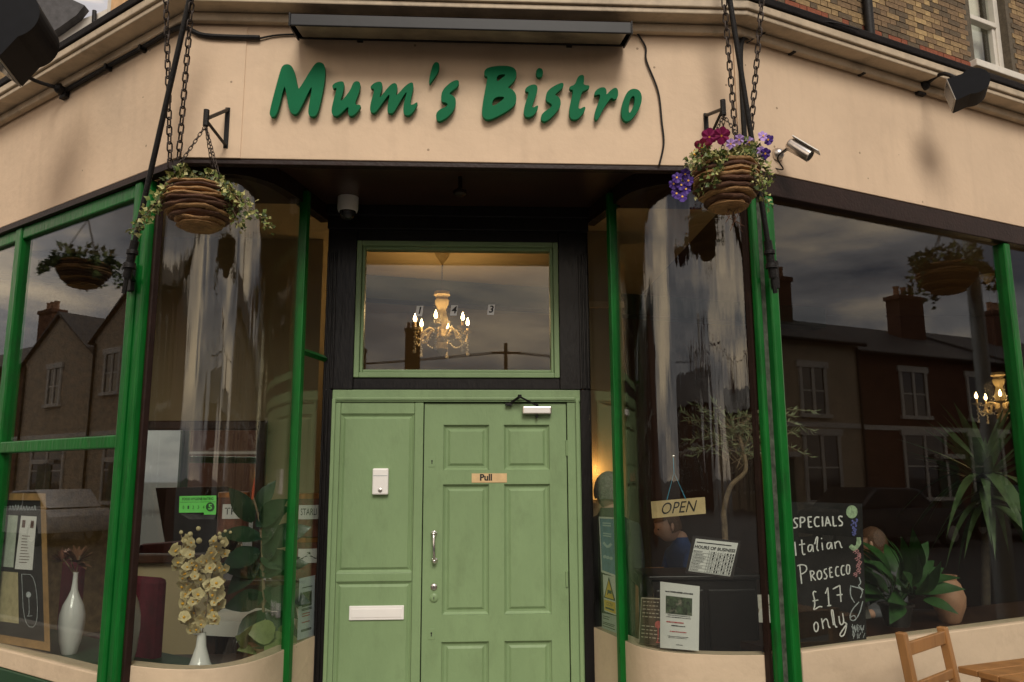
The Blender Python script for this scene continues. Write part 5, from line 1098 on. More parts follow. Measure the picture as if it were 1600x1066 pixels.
# lamp columns with flower baskets stand at the kerb beyond the frame and show mirrored in the flat windows
GALV = mat('galvanised_steel', (.3, .33, .35), .5, metal=.5, var=.15)
def lamp_post(label, blabel, F, up, ub, vr, vb_, vt, dep):
    off = F.n*(2*dep-.11); k = F.px(up, 600, -dep)+off; lp = Vector((k.x, k.y, 0)); t = thing('lamp_post', label, 'lamp post', lp, 'steel lamp columns along the kerb')
    MB().tube([lp, lp+Vector((0, 0, 1.5))], .095, 14).tube([lp+Vector((0, 0, 1.5)), lp+Vector((0, 0, 6.2))], [.075, .055], 14).build('column', GALV, t, smooth=True)
    MB().tube(spline([lp+Vector((0, 0, 6.2)), lp+Vector((0, 0, 6.6))+F.n*.1, lp+Vector((0, 0, 6.75))+F.n*.8], 6), .035, 8).build('arm', GALV, t, smooth=True); MB().obox(lp+Vector((0, 0, 6.72))+F.n*.7-F.d*.12, F.n*.6, F.d*.24, (0, 0, .12)).build('lantern', GALV, t, bevel=.03)
    c0 = F.px(ub, vr, -dep); c = c0+off; H = c0.z-F.px(ub, vb_, -dep).z; R = H*1.02; hk = Vector((c.x, c.y, F.px(ub, vt, -dep).z))
    MB().tube([Vector((lp.x, lp.y, hk.z+.05)), hk+Vector((0, 0, .02))], .014, 6).build('basket_arm', GALV, t, smooth=True)
    t = basket(blabel, c, R, H, hk+Vector((0, 0, .035)), nco=6); m_ = MB()
    for k in range(260): a = rnd(0, 6.28); r = R*math.sqrt(random.random())*1.1; leaf_cloud(m_, [(c+Vector((math.cos(a)*r, math.sin(a)*r, rnd(-.02, .13))), Vector((math.cos(a), math.sin(a), .7)))], .07)
    for k in range(9):
        a = rnd(0, 6.28); p = c+Vector((math.cos(a)*R, math.sin(a)*R, 0)); trail(p, [p+Vector((math.cos(a)*.08, math.sin(a)*.08, -.04)), p+Vector((math.cos(a)*.16, math.sin(a)*.16, -rnd(.1, .3)))], 6, .03, .06, m_, 2)
    f_ = m_.build('foliage', [IVYD, IVY, IVYD], t); f_['kind'] = 'stuff'
lamp_post('steel lamp column at the kerb mirrored beside the left corner post', 'leafy wicker basket mirrored in the left window above the menu board', LF, 214, 132, 412, 448, 345, 1.9)
lamp_post('steel lamp column at the kerb mirrored in the right window', 'leafy wicker basket mirrored in the right window beside the steel column', RF, 1538, 1478, 416, 457, 356, 1.9)
# framed mirror on the chimney breast
a, b = at_y(190, 648, 6.6), at_y(419, 660, 6.6); zt = 2.06; zb = .95
t = thing('wall_mirror', 'large dark wood framed mirror hanging on the cream chimney breast', 'mirror', ((a.x+b.x)/2, 6.6, zb))
rect_frame(MB(), a.x, b.x, zb, zt, .075, 6.56, 6.615).build('frame', DARKWOOD, t, bevel=.012)
MB().box(a.x+.074, b.x-.074, 6.59, 6.612, zb+.074, zt-.074).build('mirror_glass', MIRROR, t)
# tins
def tin(label, u, v0, v1, y, r, txt):
    p = at_y(u, v1, y); z1 = at_y(u, v0, y).z; t = thing('biscuit_tin', label, 'tin', p, 'biscuit tins stacked behind the curved window')
    MB().lathe(p, [(r, 0), (r, z1-p.z-.012), (r*.96, z1-p.z-.012)], 28).build('body', mat('tin_body', (.16, .06, .04), .35, var=.6, scale=16), t, smooth=True)
    MB().lathe(Vector((p.x, p.y, z1-.03)), [(r*1.03, 0), (r*1.03, .03), (r*.9, .036)], 28).build('lid', mat('copper_rim', (.5, .2, .06), .3, metal=.7, var=.3, scale=20), t, smooth=True)
    n = 8; w_ = .75; h = (z1-p.z)*.33; zc = p.z+(z1-p.z)*.58; d0 = math.atan2(CAM.y-p.y, CAM.x-p.x); pt = lambda k, z, e: Vector((p.x+math.cos(d0-w_+2*w_*k)*(r+e), p.y+math.sin(d0-w_+2*w_*k)*(r+e), z))
    MB().add([pt(i/n, zc+s_*h/2, .002) for s_ in (-1, 1) for i in range(n+1)], [(i, i+1, n+1+i+1, n+1+i) for i in range(n)]).build('paper_label', PAPER, t)
    vs, fs = text_geo(txt, 1.0); xs = [v[0] for v in vs]; ys = [v[1] for v in vs]; k0, k1, y0, y1 = min(xs), max(xs), min(ys), max(ys)
    MB().add([pt(.12+.76*(x-k0)/(k1-k0), zc-.02+.045*(yy-y0)/(y1-y0), .0035) for x, yy in vs], fs).build('lettering', BLACKM, t)
SH = MB()
ts = thing('sideboard', 'dark wooden sideboard carrying tins behind the curved window', 'sideboard', (-1.35, 5.75, .02))
MB().box(-1.75, -.85, 5.55, 5.98, .90, .94).build('top', DARKWOOD, ts, bevel=.006); MB().box(-1.72, -.88, 5.58, 5.96, .12, .899).build('carcase', DARKWOOD, ts)
for x in (-1.7, -.95): MB().box(x, x+.06, 5.6, 5.66, .02, .119).build('leg', DARKWOOD, ts)
tin('tall printed tin with a white star label beside the door pane', 481, 772, 838, 5.7, .095, 'STARLI')
tin('printed tin with a white label in front of the mirror', 363, 770, 838, 5.78, .105, 'THE')
tin('lower patterned tin under the star labelled tin', 481, 839, 905, 5.72, .10, 'A')
# burgundy dining chairs
def dining_chair(label, x, y, rz, m, name='dining_chair', wood=DARKWOOD, slat=False, group=None, H=1.05):
    t = thing(name, label, 'chair', (x, y, .02), group); c, s_ = math.cos(rz), math.sin(rz); R_ = lambda a, b, z: Vector((x+a*c-b*s_, y+a*s_+b*c, z)); X = Vector((c, s_, 0)); Y = Vector((-s_, c, 0))
    MB().obox(R_(-.22, -.22, .44), X*.44, Y*.44, (0, 0, .07)).build('seat', m, t, bevel=.02)
    if slat:
        for i in range(5): MB().obox(R_(-.18+i*.08, .2, .5), X*.03, Y*.02, (0, 0, H-.58)).build('slat', wood, t)
        MB().obox(R_(-.22, .19, H-.09), X*.44, Y*.03, (0, 0, .1)).build('top_rail', wood, t, bevel=.012)
        for a in (-.22, .185): MB().obox(R_(a, .19, .5), X*.035, Y*.035, (0, 0, H-.59)).build('back_post', wood, t)
    else: MB().obox(R_(-.22, .17, .5), X*.44, Y*.07, (0, 0, H-.5)).build('backrest', m, t, bevel=.03)
    for a in (-.2, .16):
        for b in (-.2, .17): MB().obox(R_(a, b, .02), X*.04, Y*.04, (0, 0, .419)).build('leg', wood, t)
def at(u, y): return at_y(u, 900, y).x
dining_chair('burgundy velvet dining chair behind the orchid vase', at(262, 5.05), 5.05, 2.6, BURG, group='burgundy velvet dining chairs')
dining_chair('burgundy velvet dining chair beyond the white bottle vases', at(165, 5.9), 5.9, 2.2, BURG, group='burgundy velvet dining chairs')
dining_chair('brown slat-back dining chair behind the event poster', at(1018, 5.35), 5.35, .3, DARKWOOD, wood=mat('brown_chair_wood', (.22, .10, .04), .4, var=.3), slat=True, H=.98)
# tables under white cloths
def table(label, x, y, w_, d, H=.75):
    t = thing('dining_table', label, 'table', (x, y, .02), 'dining tables under white cloths')
    MB().box(x-w_/2, x+w_/2, y-d/2, y+d/2, H-.03, H).build('table_top', DARKWOOD, t)
    for a in (-1, 1):
        for b in (-1, 1): MB().box(x+a*(w_/2-.06)-.025, x+a*(w_/2-.06)+.025, y+b*(d/2-.06)-.025, y+b*(d/2-.06)+.025, .02, H-.031).build('leg', DARKWOOD, t)
    q = MB(); n = 28; P = [(x-w_/2-.01, y-d/2-.01), (x+w_/2+.01, y-d/2-.01), (x+w_/2+.01, y+d/2+.01), (x-w_/2-.01, y+d/2+.01)]; rim = []
    for k in range(4):
        for i in range(n//4): f = i/(n//4); rim.append((P[k][0]*(1-f)+P[(k+1) % 4][0]*f, P[k][1]*(1-f)+P[(k+1) % 4][1]*f))
    m = len(rim); vs = [Vector((*p, H+.006)) for p in rim]+[Vector((x+(p[0]-x)*rnd(1.03, 1.09), y+(p[1]-y)*rnd(1.03, 1.09), H-.07+rnd(-.015, .015))) for p in rim]
    q.add(vs, [tuple(range(m))]+[((i+1) % m, i, m+i, m+(i+1) % m) for i in range(m)]).build('cloth', CLOTH, t, smooth=True)
    q = MB()
    for k in range(3): p = (x+rnd(-.25, .25), y+rnd(-.2, .2)); q.lathe((p[0], p[1], H+.008), [(.03, 0), (.006, .006), (.005, .08), (.03, .11), (.034, .17), (.03, .172), (.006, .09)], 12)
    q.build('wine_glasses', GLASS, t, smooth=True)
table('dining table under a white cloth behind the rubber plant', at(440, 5.3)-.15, 5.35, .55, .5)
table('dining table under a white cloth beside the seated person in navy', at(985, 6.2)-.02, 5.95, .5, .6)
table('dining table under a white cloth inside the right window', at(1195, 5.6)+.2, 5.6, .7, .6)
# black cabinet behind the curved window
c = at_y(1150, 905, 4.62)
t = thing('black_cabinet', 'black panelled cabinet behind the hours of business notice', 'cabinet', (1.38, 4.75, .03))
MB().box(1.02, 1.62, 4.60, 4.98, .06, c.z).build('carcase', mat('black_cabinet_paint', (.014, .011, .010), .35, var=.3), t, bevel=.006)
for x in (1.04, 1.335): MB().box(x, x+.27, 4.585, 4.599, .12, c.z-.05).build('door', MATS['black_cabinet_paint'], t, bevel=.008)
MB().box(1.00, 1.64, 4.58, 5.0, c.z+.001, c.z+.025).build('top', MATS['black_cabinet_paint'], t, bevel=.005)

# ---- chandeliers
def chandelier(label, c, top, S=1.0, watts=9.0, n=5):
    c = Vector(c); t = thing('chandelier', label, 'chandelier', c-Vector((0, 0, .3*S)), 'ivory crystal chandeliers with lit candle bulbs')
    MB().lathe((c.x, c.y, top), [(.07, -.001), (.06, -.03), (.02, -.09), (.006, -.11)], 18).build('ceiling_rose', IVORY, t, smooth=True)
    chain(t, Vector((c.x, c.y, top-.1)), c+Vector((0, 0, .37*S)), SLINK, .022)
    MB().lathe(c, [(.015*S, -.22*S), (.06*S, -.16*S), (.04*S, -.1*S), (.07*S, -.05*S), (.035*S, .02*S), (.065*S, .09*S), (.036*S, .2*S), (.06*S, .25*S), (.065*S, .29*S), (.05*S, .31*S), (.075*S, .34*S), (.07*S, .37*S), (.01*S, .38*S)], 20).build('column', IVORY, t, smooth=True)
    for k in range(n):
        a = 2*math.pi*k/n+.35; d = Vector((math.cos(a), math.sin(a), 0)); P = lambda r, z: c+d*(r*S)+Vector((0, 0, z*S))
        MB().tube(spline([P(.03, -.08), P(.09, .02), P(.15, .0), P(.19, -.08), P(.24, -.07), P(.25, -.0)], 6), .011*S, 8).build('arm', IVORY, t, smooth=True)
        MB().lathe(P(.25, 0), [(.01*S, -.01*S), (.05*S, .01*S), (.055*S, .02*S), (.02*S, .02*S)], 14).build('drip_pan', IVORY, t, smooth=True)
        MB().tube([P(.25, .02), P(.25, .075)], .011*S, 8).build('candle', IVORY, t, smooth=True)
        MB().lathe(P(.25, .075), [(.008*S, 0), (.017*S, .02*S), (.014*S, .04*S), (.002*S, .075*S)], 10).build('bulb', BULB, t, smooth=True)
        q = MB()
        for j in range(9): q.sphere(P(.25+.004*(-1)**j, -.02-.022*j), (.011 if j < 8 else .018)*S, 6, 4)
        a2 = a+2*math.pi/n; e_ = Vector((math.cos(a2), math.sin(a2), 0))
        for j in range(1, 12): f = j/12; q.sphere((c+d*.25*S).lerp(c+e_*.25*S, f)+Vector((0, 0, (-.02-.1*4*f*(1-f))*S)), .0095*S, 6, 4)
        for j in range(1, 10): f = j/10; q.sphere((c+Vector((0, 0, .24*S))).lerp(c+d*.24*S+Vector((0, 0, .0)), f)+Vector((0, 0, -.09*4*f*(1-f)*S)), .008*S, 6, 4)
        q.build('bead_string', CRYSTAL, t, smooth=True)
    ld = bpy.data.lights.new('chandelier_glow', 'POINT'); ld.energy = watts; ld.color = (1, .62, .27); ld.shadow_soft_size = .12; lo = bpy.data.objects.new('chandelier_glow', ld); COL.objects.link(lo); lo.parent = t; lo.location = Vector((0, 0, .3*S+.16*S))
cc = at_y(690, 522, 7.0); chandelier('ivory crystal chandelier hanging behind the transom window', cc+Vector((0, 0, .02)), 3.599, .98, 17, n=6)
cc = at_y(1564, 632, 7.6); chandelier('smaller crystal chandelier hanging deep inside the right window', cc, 3.599, .85, 7)
# wall sconce on the pillar
p = at_y(927, 766, 6.26)
t = thing('wall_sconce', 'lit wall lamp glowing behind the grey haired person', 'lamp', (p.x, 6.24, p.z-.1))
MB().box(p.x-.02, p.x+.02, 6.27, 6.299, p.z-.1, p.z).build('back_plate', IVORY, t); MB().lathe((p.x, 6.2, p.z-.07), [(.03, 0), (.07, .14), (.065, .14), (.028, .005)], 16).build('shade', mat('glowing_shade', (.8, .5, .2), .6, var=0, emit=(1, .45, .1), estr=1.0), t, smooth=True)
MB().tube([(p.x, 6.28, p.z-.05), (p.x, 6.2, p.z-.07)], .008, 6).build('arm', IVORY, t, smooth=True)
ld = bpy.data.lights.new('sconce_glow', 'POINT'); ld.energy = 2.2; ld.color = (1, .55, .18); ld.shadow_soft_size = .04; lo = bpy.data.objects.new('sconce_glow', ld); COL.objects.link(lo); lo.parent = t; lo.location = (0, -.03, .25)

# ================================================================== PEOPLE
def person(label, pelvis, joints, head, hdir, mats, hair, name='person'):
    """joints: dict of chains of (point, radius); one skinned continuous body"""
    t = thing(name, label, 'person', (pelvis[0], pelvis[1], .02))
    vs, es, rs = [Vector(pelvis)], [], [.15]
    idx = {'pelvis': 0}
    for nm, par, p, r in joints:
        vs.append(Vector(p)); rs.append(r); idx[nm] = len(vs)-1; es.append((idx[par], idx[nm]))
    me = bpy.data.meshes.new('b'); me.from_pydata([tuple(v-WL[t.name]) for v in vs], es, []); o = bpy.data.objects.new('b', me); COL.objects.link(o)
    md = o.modifiers.new('s', 'SKIN'); 
    for i, sv in enumerate(me.skin_vertices[0].data): sv.radius = (rs[i], rs[i]); sv.use_root = i == 0
    o.modifiers.new('d', 'SUBSURF').levels = 2
    dg = bpy.context.evaluated_depsgraph_get(); m2 = bpy.data.meshes.new_from_object(o.evaluated_get(dg)); bpy.data.objects.remove(o)
    m2.materials.clear()
    for m in mats: m2.materials.append(m)
    hands = [vs[idx[k]]-WL[t.name] for k in idx if k.startswith('hand')]; nz = (vs[idx['neck']]-WL[t.name]); pz = pelvis[2]-.02
    for p in m2.polygons:
        c = p.center; i = 1
        if c.z > nz.z+.05 and (c-nz).length < .5: i = 0
        elif any((c-h).length < .09 for h in hands): i = 0
        elif c.z < pz-.02: i = 2
        p.material_index = i; p.use_smooth = True
    b = bpy.data.objects.new('body', m2); COL.objects.link(b); b.parent = t
    # head: egg with nose, brow, ears, as part of the body mesh name space
    H = Vector(head); f = Vector(hdir).normalized(); s_ = f.cross(Vector((0, 0, 1))).normalized(); u_ = s_.cross(f)
    q = MB(); q.sphere((0, 0, 0), 1, 20, 14); 
    def shp(v):
        x, y, z = v.x, v.y, v.z; k = 1-.22*max(0, -z)**1.3; nose = .17*math.exp(-((y/.16)**2+((z+.12)/.2)**2)) if x > 0 else 0; eye = -.05*math.exp(-(((abs(y)-.36)/.16)**2+((z-.05)/.12)**2)) if x > 0 else 0; chin = .06*math.exp(-((y/.3)**2+((z+.85)/.2)**2)) if x > 0 else 0
        return H+f*(x*.098*(1+nose*1.6+eye*2+chin))+s_*(y*.076*k)+u_*(z*.118)
    q.v = [shp(v) for v in q.v]
    for sd in (-1, 1): q.sphere(H+s_*sd*.078+f*-.008+u_*-.005, .026, 8, 6, (.6, .6, 1.25))
    q.build('head', mats[0], t, smooth=True, angle=80)
    m_ = MB(); m_.sphere((0, 0, 0), 1, 22, 14); fs = []
    for fc in m_.f:
        c = sum((m_.v[i] for i in fc), Vector())/len(fc)
        if c.z > .38-.0*c.x or (c.x < .1 and c.z > -.35): fs.append(fc)
    m_.f = fs; m_.mi = [0]*len(fs); m_.v = [H+f*(v.x*.106-.005)+s_*(v.y*.085)+u_*(v.z*.126+.004)+Vector((rnd(-1, 1), rnd(-1, 1), rnd(-1, 1)))*.003 for v in m_.v]; m_.build('hair', hair, t, smooth=True, angle=80)
    # eyes and mouth
    e_ = MB(); [e_.sphere(H+f*.0865+s_*sd*.030+u_*.006, .0065, 8, 6) for sd in (-1, 1)]; e_.obox(H+f*.092-s_*.02-u_*.062, s_*.04, f*.006, u_*.006); e_.build('eyes', BLACKM, t)
    return t
def V(*a): return Vector(a)
# standing grey-haired person seen from behind-left, looking right
hd = at_y(952, 768, 5.28); n_ = hd+V(-.0, 0, -.17); pv = V(hd.x-.02, hd.y, .95)
def stand(pv, n_, f):
    s_ = Vector(f).normalized().cross(V(0, 0, 1)); f = Vector(f).normalized(); J = [('belly', 'pelvis', pv.lerp(n_, .35), .16), ('chest', 'belly', pv.lerp(n_, .75), .17), ('neck', 'chest', n_+V(0, 0, .02), .065), ('skull', 'neck', n_+V(0, 0, .12), .06)]
    for k, sd in (('l', -1), ('r', 1)):
        sh = n_+s_*sd*.18-V(0, 0, .07); el = sh+s_*sd*.05+V(0, 0, -.28)-f*.02; ha = el+f*.2+V(0, 0, -.1)
        J += [('sh'+k, 'chest', sh, .075), ('el'+k, 'sh'+k, el, .055), ('wr'+k, 'el'+k, ha, .04), ('hand'+k, 'wr'+k, ha+f*.09, .036)]
        hp = pv+s_*sd*.1-V(0, 0, .05); J += [('hip'+k, 'pelvis', hp, .11), ('kn'+k, 'hip'+k, hp+V(0, 0, -.42), .075), ('an'+k, 'kn'+k, V(hp.x, hp.y, .1), .05), ('to'+k, 'an'+k, V(hp.x, hp.y, .06)+f*.15, .04)]
    return J
def sit(pv, n_, f, reach=.3, lift=.0):
    s_ = Vector(f).normalized().cross(V(0, 0, 1)); f = Vector(f).normalized(); J = [('belly', 'pelvis', pv.lerp(n_, .4), .15), ('chest', 'belly', pv.lerp(n_, .78), .16), ('neck', 'chest', n_+V(0, 0, .02), .06), ('skull', 'neck', n_+V(0, 0, .12), .055)]
    for k, sd in (('l', -1), ('r', 1)):
        sh = n_+s_*sd*.17-V(0, 0, .07); el = sh+s_*sd*.06+V(0, 0, -.26)+f*.05; ha = el+f*reach+V(0, 0, .03+lift)-s_*sd*.06
        J += [('sh'+k, 'chest', sh, .07), ('el'+k, 'sh'+k, el, .05), ('wr'+k, 'el'+k, ha, .036), ('hand'+k, 'wr'+k, ha+f*.09, .034)]
        hp = pv+s_*sd*.1; kn = hp+f*.42+V(0, 0, .0); J += [('hip'+k, 'pelvis', hp, .1), ('kn'+k, 'hip'+k, kn, .07), ('an'+k, 'kn'+k, V(kn.x, kn.y, .1), .05), ('to'+k, 'an'+k, V(kn.x, kn.y, .06)+f*.14, .038)]
    return J
person('grey haired person in a charcoal jacket standing behind the door side glass', pv, stand(pv, n_, (.75, .6, 0)), hd, (.8, .45, -.05), (SKIN, BLACKC, BLACKC), HAIRG)
hd = at_y(1043, 822, 6.15); n_ = hd+V(.10, .02, -.15); pv = V(hd.x+.26, 6.2, .58)
person('seated person in a navy top bending left behind the OPEN sign', pv, sit(pv, n_, (-1, -.15, 0)), hd, (-1, -.1, -.35), (SKIN, NAVY, TEAL), HAIRB)
hd = at_y(1364, 850, 6.2); n_ = hd+V(.02, .05, -.17); pv = V(hd.x+.06, 6.3, .56)
person('seated person with brown hair and grey top behind the broad leafed plant', pv, sit(pv, n_, (-.8, -.5, 0)), hd, (-.75, .65, -.1), (SKIN, GREYC, BLACKC), HAIRB)
c = (hd.x+.1, 6.35); dining_chair('dark dining chair under the brown haired person', c[0], c[1], -2.1+math.pi, DARKWOOD, slat=True, H=.9)
dining_chair('dark dining chair under the person in navy', at_y(1043, 822, 6.15).x+.26, 6.2, math.pi*1.5+.15, DARKWOOD, slat=True, H=.9)

# ================================================================== THE STREET OPPOSITE (seen mirrored in the glass)
ROOF = mat('slate_roof', (.05, .048, .052), .6, var=.4, scale=9, bump=.4); STUCCO = mat('cream_stucco', (.44, .36, .26), .8, var=.12, scale=2); PALEB = mat('pale_brick', (.46, .38, .29), .85, var=.2, scale=8, bump=.4); DKBR = mat('dark_red_brick', (.12, .05, .03), .85, var=.35, scale=12, bump=.4); GLASSD = mat('house_window_glass', (.02, .022, .026), .05, var=0, spec=1.0); TRIM = mat('white_trim', (.62, .6, .56), .5, var=.08)
def house(label, F, s0, s1, o, depth, eave, ridge, wm, wins, gable=False, chimneys=(), zb=-.13):
    t = thing('terraced_house', label, 'house', F.P((s0+s1)/2, o, zb), 'houses across the street')
    n_ = F.n; W = s1-s0
    MB().fbox(F, s0, s1, o, o+depth, zb, eave).build('wall', wm, t)
    P = F.P
    if gable:
        mid = (s0+s1)/2
        MB().add([P(s0, o, eave), P(s1, o, eave), P(mid, o, ridge), P(s0, o+.3, eave), P(s1, o+.3, eave), P(mid, o+.3, ridge)], [(0, 1, 2), (5, 4, 3), (0, 3, 4, 1), (1, 4, 5, 2), (2, 5, 3, 0)]).build('gable', wm, t)
        MB().add([P(s0-.25, o-.15, eave-.15), P(mid, o-.15, ridge+.12), P(s1+.25, o-.15, eave-.15), P(s0-.25, o+depth, eave-.15), P(mid, o+depth, ridge+.12), P(s1+.25, o+depth, eave-.15), P(mid, o-.15, ridge-.0), P(mid, o+depth, ridge)], [(0, 1, 4, 3), (1, 2, 5, 4), (0, 6, 1), (6, 2, 1), (0, 3, 7, 6), (6, 7, 5, 2)]).build('roof', ROOF, t)
    else:
        MB().add([P(s0, o-.25, eave-.05), P(s1, o-.25, eave-.05), P(s1, o+depth/2, ridge), P(s0, o+depth/2, ridge), P(s0, o+depth+.2, eave), P(s1, o+depth+.2, eave)], [(0, 1, 2, 3), (3, 2, 5, 4), (0, 3, 4), (1, 5, 2), (0, 4, 5, 1)]).build('roof', ROOF, t)
    for (s_, z, w_, h) in wins:
        f = MB().fbox(F, s_-w_/2-.12, s_-w_/2, o-.06, o-.003, z, z+h).fbox(F, s_+w_/2, s_+w_/2+.12, o-.06, o-.003, z, z+h).fbox(F, s_-w_/2-.2, s_+w_/2+.2, o-.08, o-.003, z+h+.002, z+h+.2).fbox(F, s_-w_/2-.2, s_+w_/2+.2, o-.12, o-.003, z-.12, z-.002)
        f.fbox(F, s_-.06, s_+.06, o-.05, o-.003, z, z+h).fbox(F, s_-w_/2, s_-.06, o-.04, o-.003, z+h*.5-.025, z+h*.5+.025).fbox(F, s_+.06, s_+w_/2, o-.04, o-.003, z+h*.5-.025, z+h*.5+.025)
        f = f.build('window', TRIM, t); MB().fbox(F, s_-w_/2, s_+w_/2, o-.02, o-.002, z, z+h).build('pane', GLASSD, f)
    if not gable: MB().tube([F.P(s0, o-.3, eave-.1), F.P(s1, o-.3, eave-.1)], .06, 6).build('gutter', IRON, t)
    MB().tube([F.P(s1-.15, o-.07, zb), F.P(s1-.15, o-.07, eave-.15)], .045, 6).build('downpipe', IRON, t)
    ds = (s0+s1)/2+.2; MB().fbox(F, ds-.5, ds+.5, o-.05, o-.002, zb, 2.1).build('door', DKGREEN, t); MB().fbox(F, ds-.62, ds+.62, o-.25, o-.002, 2.15, 2.3).build('door_hood', TRIM, t)
    MB().fbox(F, s0, s1, o-.03, o-.002, 3.05, 3.2).build('string_course', TRIM, t)
    for (s_, oo, zt, w_) in chimneys:
        c_ = MB().fbox(F, s_-w_/2, s_+w_/2, o+oo-.3, o+oo+.3, eave, zt).fbox(F, s_-w_/2-.06, s_+w_/2+.06, o+oo-.36, o+oo+.36, zt+.001, zt+.16).build('chimney', DKBR, t)
        for k in (-1, 0, 1): MB().lathe(P(s_+k*w_*.3, o+oo, zt+.161), [(.12, 0), (.1, .3), (.13, .4), (.09, .4)], 10).build('chimney_pot', TERRA, c_, smooth=True)
    return t
W1 = lambda a, b: [(a, 3.55, 1.0, 1.55), (a, .9, 1.2, 1.9), (b, 3.55, 1.0, 1.55), (b, .9, 1.2, 1.9)]
house('cream stucco house across the street from the specials window', RF, 10.5, 18.1, 14.5, 8, 5.75, 7.6, STUCCO, [(13.1, 3.45, 1.0, 1.5), (16.0, 3.45, .9, 1.4), (16.2, .9, 1.3, 1.9), (13.0, .9, 1.3, 1.9)], chimneys=((15.2, 2.5, 7.6, .9), (17.2, 2.5, 8.2, .9)))
house('dark brick house beside the cream stucco house across the street', RF, 18.12, 26, 14.8, 8, 5.6, 7.4, DKBR, [(20.9, 3.55, 1.1, 1.45), (21.2, .9, 1.9, 2.0), (24.3, 3.55, 1.1, 1.45), (24.4, .9, 1.6, 2.0)], chimneys=((24.8, 3, 8.4, 1.4),))
house('dark brick house at the far end of the opposite terrace', RF, 26.02, 36, 14.8, 8, 5.7, 7.5, DKBR, [(28.5, 3.55, 1.1, 1.45), (28.5, .9, 1.8, 2.0), (32.5, 3.55, 1.1, 1.45), (32.5, .9, 1.8, 2.0)], chimneys=((30.5, 3, 8.3, 1.2),))
house('brick house at the corner end of the opposite terrace', RF, 1.5, 10.48, 14.8, 8, 5.9, 7.8, PALEB, W1(3.6, 7.8), chimneys=((6, 3, 8.6, 1.2),))
house('tall pale brick gable house across the left hand street', LF, 19.6, 24.2, 12, 9, 6.4, 8.0, PALEB, [(22.9, 4.5, .8, 1.3), (21.4, 4.5, .8, 1.3), (21.8, .9, 2.2, 2.0)], gable=True, chimneys=((19.9, 3, 8.7, .8),))
house('second pale brick gable house further along the left hand street', LF, 24.25, 29.2, 12, 9, 6.0, 7.6, PALEB, [(26.8, 4.3, .8, 1.3), (26.8, .9, 2.2, 2.0)], gable=True)
house('dark brick house beyond the pale gables of the left hand street', LF, 29.3, 40, 12, 9, 6.0, 8.2, DKBR, W1(32, 36), chimneys=((34, 3, 9, 1.2),))
house('brick house before the pale gables of the left hand street', LF, 6, 19.55, 12, 9, 5.8, 7.6, DKBR, W1(9.5, 15), chimneys=((12, 3, 8.6, 1.2),))
BF = Face((0, -36), 0, 1); BF.n = Vector((0, -1, 0))
house('brick house with tall chimneys facing the shop across the junction', BF, -17, -2.6, 0, 8, 5.6, 7.9, DKBR, W1(-6, -12), chimneys=((-3.6, 3.6, 10.6, .9), (-7.0, 3.6, 9.3, 1.0)))
house('cream house facing the shop across the junction', BF, 4.5, 18, -2, 8, 5.0, 6.6, STUCCO, W1(7, 13), chimneys=((11, 3.6, 8.0, 1.0),))
# neighbour further along our own side on the left
NB = thing('neighbour_house', 'neighbouring brick house with a white bay beyond the left fascia', 'house', LF.P(7, -.5, -.13))
MB().fbox(LF, 5.05, 12, -7, -.35, -.13, 4.5).build('wall', BRICKS[0], NB)
MB().fbox(LF, 5.3, 6.6, -.348, .30, -.13, 4.45).build('bay', TRIM, NB, bevel=.01)
for z in (1.0,): MB().fbox(LF, 5.45, 6.45, .301, .32, z, z+1.5).build('bay_window', GLASSD, NB)
MB().add([LF.P(5.05, .4, 4.5), LF.P(12, .1, 4.5), LF.P(12, -3.5, 5.6), LF.P(5.05, -3.5, 5.6), LF.P(5.05, -7, 4.5), LF.P(12, -7, 4.5)], [(0, 1, 2, 3), (3, 2, 5, 4), (0, 3, 4), (1, 5, 2), (0, 4, 5, 1)]).build('roof', ROOF, NB)
RH = thing('rear_house', 'white rendered house with a dark roof beyond the left parapet', 'house', (-7.4, 15, 0))
zq = lambda u, v: (at_y(u, v, 14).x, at_y(u, v, 14).z)
MB().prism([(-9.2, 0), (-6.2, 0)]+[zq(172, 12), zq(150, 22), zq(128, 30), zq(100, 50), zq(60, 75)], (0, 14, 0), (1, 0, 0), (0, 0, 1), (0, 1, 0), 3).build('wall', TRIMW, RH)
MB().prism([zq(50, 86), zq(100, 53), zq(128, 33), zq(140, 18), zq(118, 8), zq(95, -2), zq(50, -10)], (0, 13.8, 0), (1, 0, 0), (0, 0, 1), (0, 1, 0), .19).build('roof', ROOF, RH)
a_, b_ = zq(139, 45), zq(152, 80); MB().box(a_[0], b_[0], 13.95, 13.99, b_[1], a_[1]).build('window', GLASSD, RH)
MB().tube([Vector((zq(158, 85)[0], 13.94, zq(158, 85)[1]-3)), Vector((zq(150, 20)[0], 13.94, zq(150, 20)[1]))], .04, 8).build('downpipe', IRON, RH)
